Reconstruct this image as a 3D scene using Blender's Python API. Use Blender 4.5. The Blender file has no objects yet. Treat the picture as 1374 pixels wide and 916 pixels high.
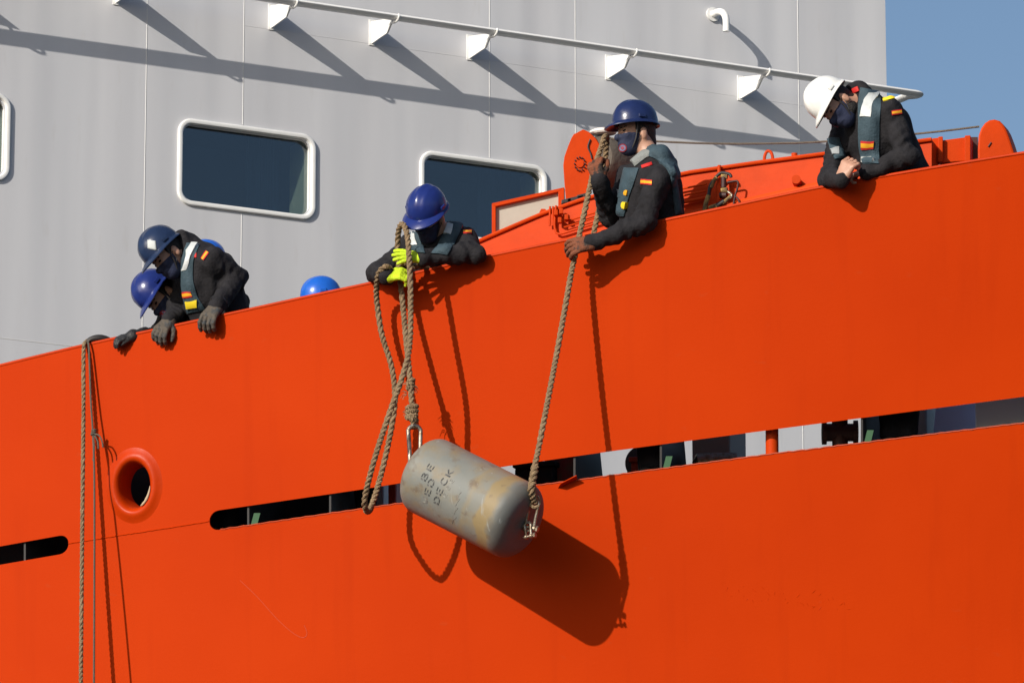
import bpy, bmesh, math, random
import numpy as np
from mathutils import Vector, Matrix
random.seed(7); np.random.seed(7)
R = math.radians
SC = bpy.context.scene
COL = SC.collection

# ------------------------------------------------------------------ camera
PITCH, FPX, CAMZ = 13.0, 7200.0, 1.7
CAM = Vector((0, 0, CAMZ))
sp, cp = math.sin(R(PITCH)), math.cos(R(PITCH))
cd = bpy.data.cameras.new('camera'); cam = bpy.data.objects.new('camera', cd); COL.objects.link(cam)
cam.location = CAM; cam.rotation_euler = (R(90 + PITCH), 0, 0)
cd.sensor_width = 36.0; cd.lens = 36.0 * FPX / 1374.0
cd.clip_start = 0.5; cd.clip_end = 6000
SC.camera = cam

# ------------------------------------------------------------------ light
SUN_AZ, SUN_EL = 38.0, 25.0          # azimuth: degrees to the left of straight behind the camera
LDIR = Vector((math.sin(R(SUN_AZ)) * math.cos(R(SUN_EL)), math.cos(R(SUN_AZ)) * math.cos(R(SUN_EL)), -math.sin(R(SUN_EL))))
w = bpy.data.worlds.new('World'); SC.world = w; w.use_nodes = True
nt = w.node_tree; bg = nt.nodes['Background']
sky = nt.nodes.new('ShaderNodeTexSky'); sky.sky_type = 'NISHITA'; sky.sun_disc = False
sky.sun_elevation = R(SUN_EL); sky.sun_rotation = math.atan2(-LDIR.x, -LDIR.y)
sky.air_density = 1.0; sky.dust_density = 1.9; sky.ozone_density = 2.6
nt.links.new(sky.outputs[0], bg.inputs[0]); bg.inputs[1].default_value = 0.108
sd = bpy.data.lights.new('sun', 'SUN'); sun = bpy.data.objects.new('sun', sd); COL.objects.link(sun)
sd.energy = 4.8; sd.angle = R(0.5); sd.color = (1.0, 0.93, 0.83)
sun.rotation_euler = LDIR.to_track_quat('-Z', 'Y').to_euler(); sun.location = (-20, -20, 30)
SC.view_settings.view_transform = 'Standard'; SC.view_settings.look = 'None'
SC.view_settings.exposure = 0.0; SC.view_settings.gamma = 1.0
SC.cycles.max_bounces = 8; SC.cycles.use_denoising = True

# ------------------------------------------------------------------ materials
MATS = {}
def mat(name, col, rough=0.5, metal=0.0, var=0.0, vscale=6.0, col2=None, bump=0.0, bscale=40.0, stretch=(1, 1, 1), coat=0.0, spec=0.5, mixlo=0.4, mixhi=0.65):
    if name in MATS: return MATS[name]
    m = bpy.data.materials.new(name); m.use_nodes = True
    n, l = m.node_tree.nodes, m.node_tree.links
    b = n['Principled BSDF']
    b.inputs['Base Color'].default_value = (*col, 1); b.inputs['Roughness'].default_value = rough
    b.inputs['Metallic'].default_value = metal; b.inputs['Coat Weight'].default_value = coat
    b.inputs['Specular IOR Level'].default_value = spec
    tc = n.new('ShaderNodeTexCoord'); mp = n.new('ShaderNodeMapping'); mp.inputs['Scale'].default_value = stretch
    l.new(tc.outputs['Object'], mp.inputs[0])
    if var > 0 or col2:
        nz = n.new('ShaderNodeTexNoise'); nz.inputs['Scale'].default_value = vscale; nz.inputs['Detail'].default_value = 6
        nz.inputs['Roughness'].default_value = 0.62
        l.new(mp.outputs[0], nz.inputs['Vector'])
        cr = n.new('ShaderNodeValToRGB'); cr.color_ramp.elements[0].position = mixlo; cr.color_ramp.elements[1].position = mixhi
        c2 = col2 if col2 else tuple(c * (1 - var) for c in col)
        cr.color_ramp.elements[0].color = (*col, 1); cr.color_ramp.elements[1].color = (*c2, 1)
        l.new(nz.outputs[0], cr.inputs[0]); l.new(cr.outputs[0], b.inputs['Base Color'])
    if bump > 0:
        nb = n.new('ShaderNodeTexNoise'); nb.inputs['Scale'].default_value = bscale; nb.inputs['Detail'].default_value = 4
        l.new(mp.outputs[0], nb.inputs['Vector'])
        bp = n.new('ShaderNodeBump'); bp.inputs['Strength'].default_value = bump; bp.inputs['Distance'].default_value = 0.02
        l.new(nb.outputs[0], bp.inputs['Height']); l.new(bp.outputs[0], b.inputs['Normal'])
    MATS[name] = m; return m

def hull_paint():
    m = bpy.data.materials.new('hull_orange_paint'); m.use_nodes = True
    n, l = m.node_tree.nodes, m.node_tree.links; b = n['Principled BSDF']
    b.inputs['Roughness'].default_value = 0.55; b.inputs['Specular IOR Level'].default_value = 0.05
    g = n.new('ShaderNodeNewGeometry')
    def noise(scale, st, det=5):
        mp = n.new('ShaderNodeMapping'); mp.inputs['Scale'].default_value = st; l.new(g.outputs['Position'], mp.inputs[0])
        z = n.new('ShaderNodeTexNoise'); z.inputs['Scale'].default_value = scale; z.inputs['Detail'].default_value = det
        l.new(mp.outputs[0], z.inputs['Vector']); return z
    def ramp(z, a, bb, c0, c1):
        r = n.new('ShaderNodeValToRGB'); r.color_ramp.elements[0].position = a; r.color_ramp.elements[1].position = bb
        r.color_ramp.elements[0].color = (*c0, 1); r.color_ramp.elements[1].color = (*c1, 1); l.new(z.outputs[0], r.inputs[0]); return r
    big = ramp(noise(0.9, (1, 1, 1)), 0.32, 0.7, (0.465, 0.035, 0.0005), (0.43, 0.030, 0.0005))
    streak = ramp(noise(3.0, (3.2, 1, 0.16)), 0.56, 0.8, (1, 1, 1), (0.86, 0.80, 0.9))
    mx = n.new('ShaderNodeMix'); mx.data_type = 'RGBA'; mx.blend_type = 'MULTIPLY'; mx.inputs[0].default_value = 0.45
    l.new(big.outputs[0], mx.inputs[6]); l.new(streak.outputs[0], mx.inputs[7])
    # small scuffs where fenders rubbed
    sc = ramp(noise(9.0, (1, 1, 2.2), 9), 0.69, 0.74, (0, 0, 0), (1, 1, 1))
    mx2 = n.new('ShaderNodeMix'); mx2.data_type = 'RGBA'; l.new(mx.outputs[2], mx2.inputs[6]); mx2.inputs[7].default_value = (0.42, 0.045, 0.008, 1)
    mul = n.new('ShaderNodeMath'); mul.operation = 'MULTIPLY'; mul.inputs[1].default_value = 0.35
    l.new(sc.outputs[0], mul.inputs[0]); l.new(mul.outputs[0], mx2.inputs[0]); l.new(mx2.outputs[2], b.inputs['Base Color'])
    b1 = n.new('ShaderNodeBump'); b1.inputs['Strength'].default_value = 0.16; b1.inputs['Distance'].default_value = 0.05
    l.new(noise(1.6, (1, 1, 0.8), 2).outputs[0], b1.inputs['Height'])
    b2 = n.new('ShaderNodeBump'); b2.inputs['Strength'].default_value = 0.12; b2.inputs['Distance'].default_value = 0.004
    l.new(noise(60, (1, 1, 1), 5).outputs[0], b2.inputs['Height']); l.new(b1.outputs[0], b2.inputs['Normal'])
    l.new(b2.outputs[0], b.inputs['Normal'])
    return m
ORANGE = hull_paint()
ORANGE2 = mat('machinery_orange', (0.54, 0.046, 0.002), 0.55, var=0.12, vscale=5, bump=0.06, bscale=30, spec=0.10)
def wall_paint():
    m = bpy.data.materials.new('superstructure_grey'); m.use_nodes = True
    n, l = m.node_tree.nodes, m.node_tree.links; b = n['Principled BSDF']
    b.inputs['Roughness'].default_value = 0.5; b.inputs['Specular IOR Level'].default_value = 0.25
    g = n.new('ShaderNodeNewGeometry')
    mp = n.new('ShaderNodeMapping'); mp.inputs['Scale'].default_value = (1, 1, 0.06); l.new(g.outputs['Position'], mp.inputs[0])
    z = n.new('ShaderNodeTexNoise'); z.inputs['Scale'].default_value = 2.6; z.inputs['Detail'].default_value = 4; l.new(mp.outputs[0], z.inputs['Vector'])
    r = n.new('ShaderNodeValToRGB'); r.color_ramp.elements[0].position = 0.35; r.color_ramp.elements[1].position = 0.7
    r.color_ramp.elements[0].color = (0.575, 0.582, 0.605, 1); r.color_ramp.elements[1].color = (0.53, 0.533, 0.555, 1)
    l.new(z.outputs[0], r.inputs[0])
    z3 = n.new('ShaderNodeTexNoise'); z3.inputs['Scale'].default_value = 14; z3.inputs['Detail'].default_value = 8
    mp3 = n.new('ShaderNodeMapping'); mp3.inputs['Scale'].default_value = (1, 1, 0.2); l.new(g.outputs['Position'], mp3.inputs[0]); l.new(mp3.outputs[0], z3.inputs['Vector'])
    r3 = n.new('ShaderNodeValToRGB'); r3.color_ramp.elements[0].position = 0.62; r3.color_ramp.elements[1].position = 0.8
    r3.color_ramp.elements[0].color = (1, 1, 1, 1); r3.color_ramp.elements[1].color = (0.9, 0.88, 0.85, 1); l.new(z3.outputs[0], r3.inputs[0])
    mx = n.new('ShaderNodeMix'); mx.data_type = 'RGBA'; mx.blend_type = 'MULTIPLY'; mx.inputs[0].default_value = 0.6
    l.new(r.outputs[0], mx.inputs[6]); l.new(r3.outputs[0], mx.inputs[7]); l.new(mx.outputs[2], b.inputs['Base Color'])
    mp2 = n.new('ShaderNodeMapping'); mp2.inputs['Scale'].default_value = (1, 1, 0.07); l.new(g.outputs['Position'], mp2.inputs[0])
    z2 = n.new('ShaderNodeTexNoise'); z2.inputs['Scale'].default_value = 2.4; z2.inputs['Detail'].default_value = 1.5; l.new(mp2.outputs[0], z2.inputs['Vector'])
    bp = n.new('ShaderNodeBump'); bp.inputs['Strength'].default_value = 0.32; bp.inputs['Distance'].default_value = 0.06
    l.new(z2.outputs[0], bp.inputs['Height']); l.new(bp.outputs[0], b.inputs['Normal'])
    return m
GREY = wall_paint()
WELD = mat('weld_line_paint', (0.60, 0.60, 0.59), 0.45)
WHITE = mat('white_paint', (0.80, 0.80, 0.78), 0.4, var=0.08, vscale=8)
JACKET = mat('black_navy_cloth', (0.020, 0.019, 0.022), 0.85, var=0.35, vscale=14, bump=0.35, bscale=60, spec=0.2)
TROUSER = mat('navy_trouser_cloth', (0.012, 0.013, 0.018), 0.9, var=0.3, vscale=12, bump=0.3, bscale=50, spec=0.2)
BOOT = mat('black_boot_leather', (0.015, 0.014, 0.013), 0.5, bump=0.1)
VEST = mat('teal_grey_vest_fabric', (0.045, 0.075, 0.095), 0.75, var=0.2, vscale=20, bump=0.3, bscale=90, spec=0.25)
REFL = mat('silver_reflective_tape', (0.52, 0.55, 0.55), 0.35, var=0.12, vscale=30, bump=0.15, bscale=60)
SKIN = mat('skin', (0.46, 0.25, 0.17), 0.5, var=0.12, vscale=25, bump=0.06, bscale=120)
HAIR = mat('dark_hair', (0.012, 0.009, 0.007), 0.6, bump=0.7, bscale=160)
EYE = mat('dark_eye', (0.02, 0.014, 0.01), 0.25)
MASK = mat('navy_mask_cloth', (0.012, 0.018, 0.05), 0.8, bump=0.2, bscale=80)
NAVY = mat('navy_helmet_plastic', (0.012, 0.022, 0.085), 0.26, var=0.15, vscale=18, bump=0.03, bscale=60)
SLATE = mat('slate_navy_helmet_plastic', (0.016, 0.030, 0.075), 0.26, var=0.15, vscale=18, bump=0.03, bscale=60)
ROYAL = mat('royal_blue_helmet_plastic', (0.013, 0.026, 0.155), 0.25, var=0.12, vscale=18, bump=0.03, bscale=60)
SKYB = mat('bright_blue_helmet_plastic', (0.012, 0.11, 0.52), 0.28, var=0.1, vscale=18, bump=0.03, bscale=60)
HWHITE = mat('white_helmet_plastic', (0.78, 0.78, 0.75), 0.3, var=0.06, vscale=22, bump=0.03, bscale=60)
LIME = mat('lime_glove_knit', (0.52, 0.70, 0.015), 0.8, var=0.12, vscale=30, bump=0.4, bscale=150)
OGLOVE = mat('orange_brown_glove_leather', (0.165, 0.048, 0.018), 0.8, col2=(0.022, 0.014, 0.010), vscale=12, bump=0.4, bscale=80, mixlo=0.50, mixhi=0.58)
BGLOVE = mat('black_rubber_glove', (0.014, 0.014, 0.015), 0.55, bump=0.3, bscale=90)
TGLOVE = mat('taupe_grey_glove', (0.075, 0.06, 0.045), 0.75, col2=(0.03, 0.035, 0.04), vscale=24, bump=0.4, bscale=90, mixlo=0.48, mixhi=0.6)
ROPE = mat('hemp_rope_fibre', (0.42, 0.30, 0.18), 0.9, col2=(0.28, 0.19, 0.11), vscale=45, bump=0.9, bscale=260, spec=0.1)
CORD = mat('grey_cord_fibre', (0.10, 0.085, 0.065), 0.9, bump=0.5, bscale=200)
RED = mat('flag_red', (0.50, 0.015, 0.012), 0.7); YEL = mat('flag_yellow', (0.75, 0.36, 0.01), 0.7)
LEMON = mat('yellow_tag', (0.80, 0.60, 0.02), 0.6)
STEEL = mat('galvanised_steel', (0.36, 0.33, 0.28), 0.48, metal=0.8, col2=(0.22, 0.15, 0.09), vscale=35, bump=0.15, bscale=90)
BLACK = mat('black_steel_paint', (0.022, 0.019, 0.019), 0.6, var=0.2, vscale=8)
DARKRED = mat('dark_red_steel', (0.045, 0.010, 0.008), 0.6)
TAN = mat('rusty_tan_lashing', (0.42, 0.27, 0.08), 0.85, col2=(0.10, 0.06, 0.035), vscale=30, bump=0.5, bscale=90)
BEIGE = mat('beige_panel', (0.42, 0.39, 0.33), 0.8, var=0.08, vscale=6, bump=0.05)
GREEN = mat('green_tape', (0.03, 0.10, 0.04), 0.6)
CANVAS = mat('brown_grey_canvas', (0.10, 0.082, 0.065), 0.85, var=0.2, vscale=10, bump=0.4, bscale=30)

# ------------------------------------------------------------------ pixel <-> place helpers (design aids: every point lies on a real surface)
def ray(u, v):
    x = (u - 687.0) / FPX; y = (458.0 - v) / FPX
    return Vector((x, cp - y * sp, sp + y * cp))
def onY(u, v, Y):
    d = ray(u, v); return CAM + d * (Y / d.y)
def itp(tab, u):
    if u <= tab[0][0]: a, b = tab[0], tab[1]
    elif u >= tab[-1][0]: a, b = tab[-2], tab[-1]
    else:
        for a, b in zip(tab, tab[1:]):
            if a[0] <= u <= b[0]: break
    t = (u - a[0]) / (b[0] - a[0]); return a[1] + (b[1] - a[1]) * t
RAIL = [(-500, 614), (-200, 540), (0, 490), (120, 461), (205, 443), (335, 415), (430, 394), (497, 380), (643, 346), (780, 318), (918, 290), (1100, 251), (1245, 226), (1374, 205), (1700, 155), (2000, 112)]
def rail_v(u):       # smoothed
    return sum(itp(RAIL, u + k) for k in (-40, -20, 0, 20, 40)) / 5
STOP = [(-500, 812), (0, 732.5), (92, 716), (281, 686), (480, 657), (680, 625), (820, 605), (1030, 577), (1374, 532), (1800, 478)]
SBOT = [(-500, 836), (0, 757), (92, 741), (281, 712), (520, 677), (740, 648), (1040, 608), (1374, 567), (1800, 516)]
def s_mid(u): return 0.5 * (itp(STOP, u) + itp(SBOT, u))
def s_gap(u):
    h = 0.5 * (itp(SBOT, u) - itp(STOP, u))
    if 92 <= u <= 281: return 0.0
    d = (92 - u) if u < 92 else (u - 281)
    rr = 12.0
    if d < rr: h *= math.sqrt(max(0.0, 1 - ((rr - d) / rr) ** 2))
    return h
def zrail(x): return 8.97 + 0.205 * x
Y0 = 29.23
def hullY(x, z):
    xx = max(-6.0, min(6.0, x))
    c = -0.40 * xx + 0.012 * xx * xx + (-0.40 + 0.024 * xx) * (x - xx)
    f = max(0.06, min(0.36, 0.20 + 0.032 * x))
    h = zrail(x) - z
    return Y0 + c + f * (h if h < 3 else 3 + (h - 3) * 0.6)
def onH(u, v):
    d = ray(u, v); t = Y0
    for _ in range(40):
        p = CAM + d * t; t += 0.8 * (hullY(p.x, p.z) - p.y)
    return CAM + d * t
def hull_n(p):
    e = 0.01
    gx = (hullY(p.x + e, p.z) - hullY(p.x - e, p.z)) / (2 * e); gz = (hullY(p.x, p.z + e) - hullY(p.x, p.z - e)) / (2 * e)
    return Vector((gx, -1, gz)).normalized()
WA = R(27.5); WD = Vector((math.cos(WA), math.sin(WA), 0)); WN = Vector((math.sin(WA), -math.cos(WA), 0)); WP = Vector((0, 35.0, 0))
def onW(u, v, off=0.0):
    d = ray(u, v); return CAM + d * ((WP + WN * off - CAM).dot(WN) / d.dot(WN))
def sz(p): q = p - WP; return q.dot(WD), p.z
def wp(s, z, off=0.0): return WP + WD * s + WN * off + Vector((0, 0, z))

# ------------------------------------------------------------------ mesh helpers
def wloc(o):
    v = Vector((0, 0, 0))
    while o: v += o.location; o = o.parent
    return v
def mk(name, V, F, m, parent=None, smooth=True, midx=None):
    V = np.asarray([tuple(v) for v in V], dtype=float) if not isinstance(V, np.ndarray) else V
    c = (V.min(0) + V.max(0)) / 2
    me = bpy.data.meshes.new(name); me.from_pydata((V - c).tolist(), [], [tuple(int(i) for i in f) for f in F])
    for mm in (m if isinstance(m, (list, tuple)) else [m]): me.materials.append(mm)
    if smooth: me.polygons.foreach_set('use_smooth', [True] * len(me.polygons))
    if midx is not None: me.polygons.foreach_set('material_index', [int(i) for i in midx])
    me.update()
    if smooth: me.set_sharp_from_angle(angle=R(42))
    o = bpy.data.objects.new(name, me); COL.objects.link(o)
    o.location = Vector(c) - wloc(parent); o.parent = parent
    return o
def thing(name, label, cat, loc, group=None):
    o = bpy.data.objects.new(name, None); COL.objects.link(o); o.location = loc; o.empty_display_size = 0.1
    return tag(o, label, cat, group)
def tag(o, label, cat, group=None):
    o['label'] = label; o['category'] = cat
    if group: o['group'] = group
    return o
class MB:
    def __init__(s): s.V = []; s.F = []
    def add(s, V, F):
        b = len(s.V); s.V += [Vector(v) for v in V]; s.F += [tuple(i + b for i in f) for f in F]; return s
    def hexa(s, P):   # 8 points: bottom 4 ccw, top 4 ccw
        return s.add(P, [(3, 2, 1, 0), (4, 5, 6, 7), (0, 1, 5, 4), (1, 2, 6, 5), (2, 3, 7, 6), (3, 0, 4, 7)])
    def box(s, c, ax, ay, az, hx, hy, hz):
        c = Vector(c); P = []
        for k in (-1, 1):
            for i, j in ((-1, -1), (1, -1), (1, 1), (-1, 1)): P.append(c + ax * (i * hx) + ay * (j * hy) + az * (k * hz))
        return s.hexa(P)
    def tube(s, pts, r, n=10, caps=True):
        pts = [Vector(p) for p in pts]; rs = r if isinstance(r, (list, tuple)) else [r] * len(pts)
        T = [(pts[min(i + 1, len(pts) - 1)] - pts[max(i - 1, 0)]).normalized() for i in range(len(pts))]
        a = T[0].orthogonal().normalized(); V = []; F = []
        for i, p in enumerate(pts):
            a = (a - T[i] * a.dot(T[i])).normalized(); b = T[i].cross(a)
            for k in range(n):
                an = 2 * math.pi * k / n; V.append(p + (a * math.cos(an) + b * math.sin(an)) * rs[i])
        for i in range(len(pts) - 1):
            for k in range(n): F.append((i * n + k, i * n + (k + 1) % n, (i + 1) * n + (k + 1) % n, (i + 1) * n + k))
        if caps: F.append(tuple(range(n - 1, -1, -1))); F.append(tuple((len(pts) - 1) * n + k for k in range(n)))
        return s.add(V, F)
    def prism(s, poly, off):  # polygon of points extruded by vector
        n = len(poly); off = Vector(off); V = [Vector(p) for p in poly] + [Vector(p) + off for p in poly]
        F = [tuple(range(n)), tuple(range(2 * n - 1, n - 1, -1))] + [(k, k + n, (k + 1) % n + n, (k + 1) % n) for k in range(n)]
        return s.add(V, F)
    def build(s, name, m, parent=None, smooth=False, bevel=0.0):
        o = mk(name, s.V, s.F, m, parent, smooth)
        bm = bmesh.new(); bm.from_mesh(o.data); bmesh.ops.recalc_face_normals(bm, faces=bm.faces)
        bm.to_mesh(o.data); bm.free()
        if bevel > 0:
            b = o.modifiers.new('bevel', 'BEVEL'); b.width = bevel; b.segments = 2; b.limit_method = 'ANGLE'; b.angle_limit = R(40)
        return o
def smooth_path(pts, step):
    pts = [Vector(p) for p in pts]; P = [pts[0] * 2 - pts[1]] + pts + [pts[-1] * 2 - pts[-2]]; out = []
    for i in range(1, len(P) - 2):
        a, b, c, d = P[i - 1:i + 3]; n = max(2, int((c - b).length / step))
        for k in range(n):
            t = k / n
            out.append(0.5 * ((2 * b) + (c - a) * t + (2 * a - 5 * b + 4 * c - d) * t * t + (3 * b - a - 3 * c + d) * t ** 3))
    out.append(pts[-1]); return out
def rope_mesh(pts, r, pitch, step=0.011, ns=3, nseg=7, jit=0.0):
    P = smooth_path(pts, step); V = []; F = []
    T = [(P[min(i + 1, len(P) - 1)] - P[max(i - 1, 0)]).normalized() for i in range(len(P))]
    a = T[0].orthogonal().normalized(); L = 0.0
    A = []
    for i in range(len(P)):
        a = (a - T[i] * a.dot(T[i])).normalized(); A.append(a)
    for s in range(ns):
        L = 0.0; base = len(V)
        for i, p in enumerate(P):
            if i: L += (P[i] - P[i - 1]).length
            b = T[i].cross(A[i]); an = 2 * math.pi * ((L + 0.012 * math.sin(L * 9.0) + 0.006 * math.sin(L * 23.0)) / pitch + s / ns)
            e1 = A[i] * math.cos(an) + b * math.sin(an); e2 = T[i].cross(e1)
            c = p + e1 * (r * 0.44)
            rs = r * 0.58 * (1 + jit * random.uniform(-1, 1))
            for k in range(nseg):
                q = 2 * math.pi * k / nseg; V.append(c + (e1 * math.cos(q) + e2 * math.sin(q)) * rs)
        for i in range(len(P) - 1):
            for k in range(nseg):
                F.append((base + i * nseg + k, base + i * nseg + (k + 1) % nseg, base + (i + 1) * nseg + (k + 1) % nseg, base + (i + 1) * nseg + k))
        F.append(tuple(base + k for k in range(nseg - 1, -1, -1))); F.append(tuple(base + (len(P) - 1) * nseg + k for k in range(nseg)))
    return V, F
def rope(name, pts, r, pitch, m, parent=None, **k):
    V, F = rope_mesh(pts, r, pitch, **k); return mk(name, V, F, m, parent)
def boolean_cut(o, cutter):
    md = o.modifiers.new('cut', 'BOOLEAN'); md.object = cutter; md.solver = 'EXACT'; md.operation = 'DIFFERENCE'
    bpy.context.view_layer.update(); dg = bpy.context.evaluated_depsgraph_get()
    me = bpy.data.meshes.new_from_object(o.evaluated_get(dg)); o.modifiers.clear(); old = o.data; o.data = me; bpy.data.meshes.remove(old)
    bpy.data.objects.remove(cutter)

# ================================================================== SETTING: quay, sea
quay = mk('quay', [(-400, -300, 0), (400, -300, 0), (400, 20, 0), (-400, 20, 0), (-400, 20, -6), (400, 20, -6)], [(0, 1, 2, 3), (3, 2, 5, 4)],
          mat('quay_concrete', (0.055, 0.053, 0.05), 0.9, var=0.3, vscale=0.6, bump=0.3, bscale=4), smooth=False); quay['kind'] = 'structure'
sea = mk('sea', [(-3000, 20, -2.2), (3000, 20, -2.2), (3000, 4000, -2.2), (-3000, 4000, -2.2)], [(0, 1, 2, 3)],
         mat('sea_water', (0.010, 0.022, 0.030), 0.08, bump=0.6, bscale=0.8), smooth=False); sea['kind'] = 'structure'

# ================================================================== SHIP HULL
hb = onH(687, 900); hull = thing('ship_hull', 'bright orange flared ship hull with bulwark, long slots and a round fairlead', 'ship', (0, 32.5, -2.2))
US = sorted(set(list(range(-480, 1801, 20)) + [92 - k for k in (0, .4, 1, 2, 3.5, 5.5, 8, 12)] + [281 + k for k in (0, .4, 1, 2, 3.5, 5.5, 8, 12)]))
def sheet(rows, th):
    """rows: list (top to bottom) of lists of points -> closed plate of thickness th (inboard)"""
    nr, nc = len(rows), len(rows[0]); V = []; F = []
    for r_ in rows: V += r_
    N = nr * nc
    for r_ in rows:
        for p in r_: V.append(p - hull_n(p) * th)
    idx = lambda i, j, b=0: b * N + i * nc + j
    for i in range(nr - 1):
        for j in range(nc - 1):
            F.append((idx(i, j), idx(i + 1, j), idx(i + 1, j + 1), idx(i, j + 1)))
            F.append((idx(i, j, 1), idx(i, j + 1, 1), idx(i + 1, j + 1, 1), idx(i + 1, j, 1)))
    for j in range(nc - 1):
        F.append((idx(0, j), idx(0, j + 1), idx(0, j + 1, 1), idx(0, j, 1)))
        F.append((idx(nr - 1, j), idx(nr - 1, j, 1), idx(nr - 1, j + 1, 1), idx(nr - 1, j + 1)))
    for i in range(nr - 1):
        F.append((idx(i, 0), idx(i, 0, 1), idx(i + 1, 0, 1), idx(i + 1, 0)))
        F.append((idx(i, nc - 1), idx(i + 1, nc - 1), idx(i + 1, nc - 1, 1), idx(i, nc - 1, 1)))
    return V, F
NR = 8
rows = []
for i in range(NR + 1):
    t = i / NR; rows.append([onH(u, rail_v(u) * (1 - t) + (s_mid(u) - s_gap(u)) * t) for u in US])
V, F = sheet(rows, 0.014); bulwark = mk('bulwark_plating', V, F, ORANGE, hull)
rows = []
for i in range(6):
    t = i / 5; rows.append([onH(u, (s_mid(u) + s_gap(u) + 0.25) * (1 - t) + 1180 * t) for u in US])
last = rows[-1]
for z in np.linspace(0.8, 0.0, 5)[1:]:
    row = []
    for p in last:
        zz = -3.0 + (p.z + 3.0) * (z / 0.8); row.append(Vector((p.x, hullY(p.x, zz), zz)))
    rows.append(row)
V, F = sheet(rows, 0.014); mk('side_plating', V, F, ORANGE, hull)
# fairlead
fc = onH(180, 651); fn = hull_n(fc); fx = (Vector((1, 0, 0)) - fn * fn.x).normalized(); fz = fx.cross(fn); fz = fz if fz.z > 0 else -fz
cut = MB().tube([fc + fn * 0.3, fc - fn * 0.3], 1.0, 32)
for i, p in enumerate(cut.V):
    q = p - fc; cut.V[i] = fc + fn * q.dot(fn) + fx * (q.dot(fx) * 0.122) + fz * (q.dot(fz) * 0.160)
boolean_cut(bulwark, cut.build('cutter', ORANGE))
bulwark.data.polygons.foreach_set('use_smooth', [True] * len(bulwark.data.polygons)); bulwark.data.set_sharp_from_angle(angle=R(42))
prof = [(0.186, 0.226, -0.003, 0), (0.176, 0.216, 0.001, 0), (0.164, 0.204, 0.005, 0), (0.152, 0.190, 0.012, 0), (0.141, 0.178, 0.018, 0), (0.129, 0.164, 0.021, 0), (0.117, 0.151, 0.018, 0), (0.107, 0.140, 0.008, 0),
        (0.100, 0.131, -0.010, 0), (0.096, 0.125, -0.038, 0), (0.092, 0.120, -0.08, 0), (0.089, 0.117, -0.14, 0)]
V = []; F = []; n = 48
for a, b, o_, sh in prof:
    for k in range(n):
        an = 2 * math.pi * k / n; V.append(fc + fx * (a * math.cos(an) + sh * 0.0) + fz * (b * math.sin(an)) + fn * o_)
for i in range(len(prof) - 1):
    for k in range(n): F.append((i * n + k, i * n + (k + 1) % n, (i + 1) * n + (k + 1) % n, (i + 1) * n + k))
fl = mk('fairlead', V, F, mat('fairlead_orange', (0.455, 0.034, 0.001), 0.38, spec=0.14, bump=0.12, bscale=14, var=0.1, vscale=8), hull)
V2 = [];
for s_ in range(0, n): pass
scrape = MB().tube([fc + fx * (0.100 * math.cos(a) + 0.010) + fz * (0.132 * math.sin(a)) + fn * 0.020 for a in np.linspace(-1.15, -0.05, 10)], [0.002, 0.006, 0.008, 0.007, 0.009, 0.008, 0.007, 0.006, 0.004, 0.002], 8).build('worn_edge', mat('bare_primer', (0.5, 0.38, 0.25), 0.6), fl, True)
# weld seam between the two slots, weld beads along slot edges
MB().tube([onH(u, s_mid(u)) + hull_n(onH(u, s_mid(u))) * 0.001 + Vector((0, 0, random.uniform(-.0015, .0015))) for u in range(92, 282, 4)], 0.004, 6).build('weld_seam', ORANGE, hull, True)
# rail cap
cap = [onH(u, rail_v(u)) + Vector((0, 0.006, 0.0)) for u in range(-480, 1801, 15)]
MB().tube(cap, 0.010, 10).build('rail_cap', mat('rail_cap_orange', (0.47, 0.036, 0.002), 0.5, var=0.15, vscale=4, spec=0.12), hull, True)
# bent lip at the slot's lower edge, folded outwards
lp = [onH(747, 656.5), onH(775, 643.8)]
MB().prism([lp[0] + Vector((0, 0.02, 0)), lp[1] + Vector((0, 0.02, 0)), lp[1] + Vector((-0.006, -0.062, 0.012)), lp[0] + Vector((0.022, -0.062, 0.020))], (0, 0, 0.006)).build('bent_lip', ORANGE, hull, False, 0.002)

MB().tube([onH(u, s_mid(u) + s_gap(u)) + Vector((0, -0.001, 0.0015 * math.sin(u * 0.37) + random.uniform(-.001, .001))) for u in range(296, 1500, 6)], 0.0035, 6).build('slot_edge_bead', mat('worn_edge_orange', (0.48, 0.055, 0.01), 0.5, var=0.2, vscale=9), hull, True)
MB().tube(smooth_path([onH(u, v) - hull_n(onH(u, v)) * 0.0012 for u, v in ((322, 778), (345, 800), (372, 830), (395, 850), (408, 855), (412, 848), (408, 838))], 0.03), 0.0026, 6).build('scuff_mark', mat('scuff_orange', (0.45, 0.043, 0.004), 0.6), hull, True)
rn_ = random.Random(5); mbr = MB()
for k in range(34):
    u_ = rn_.uniform(975, 1135); v_ = 790 + (u_ - 975) * 0.13 + rn_.uniform(-9, 9); p_ = onH(u_, v_); q_ = onH(u_ + rn_.uniform(-6, 8), v_ + rn_.uniform(-7, 7))
    mbr.tube([p_ + Vector((0, 0.001, 0)), (p_ + q_) / 2, q_ + Vector((0, 0.001, 0))], [0.001, 0.0022, 0.001], 6)
mbr.build('paint_ripple', ORANGE, hull, True)['kind'] = 'stuff'
def deck_z(u): return onH(u, itp(SBOT, u)).z - 0.04
V = []; F = []; uu = list(range(-480, 1801, 60))
for u in uu:
    p = onH(u, itp(SBOT, u)); z = deck_z(u)
    V += [(p.x, p.y + 0.02, z), (p.x, p.y + 12, z + 0.0)]
for i in range(len(uu) - 1): F.append((2 * i, 2 * i + 2, 2 * i + 3, 2 * i + 1))
mk('deck', V, F, mat('deck_paint', (0.06, 0.075, 0.065), 0.8, var=0.3), hull, False)
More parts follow.
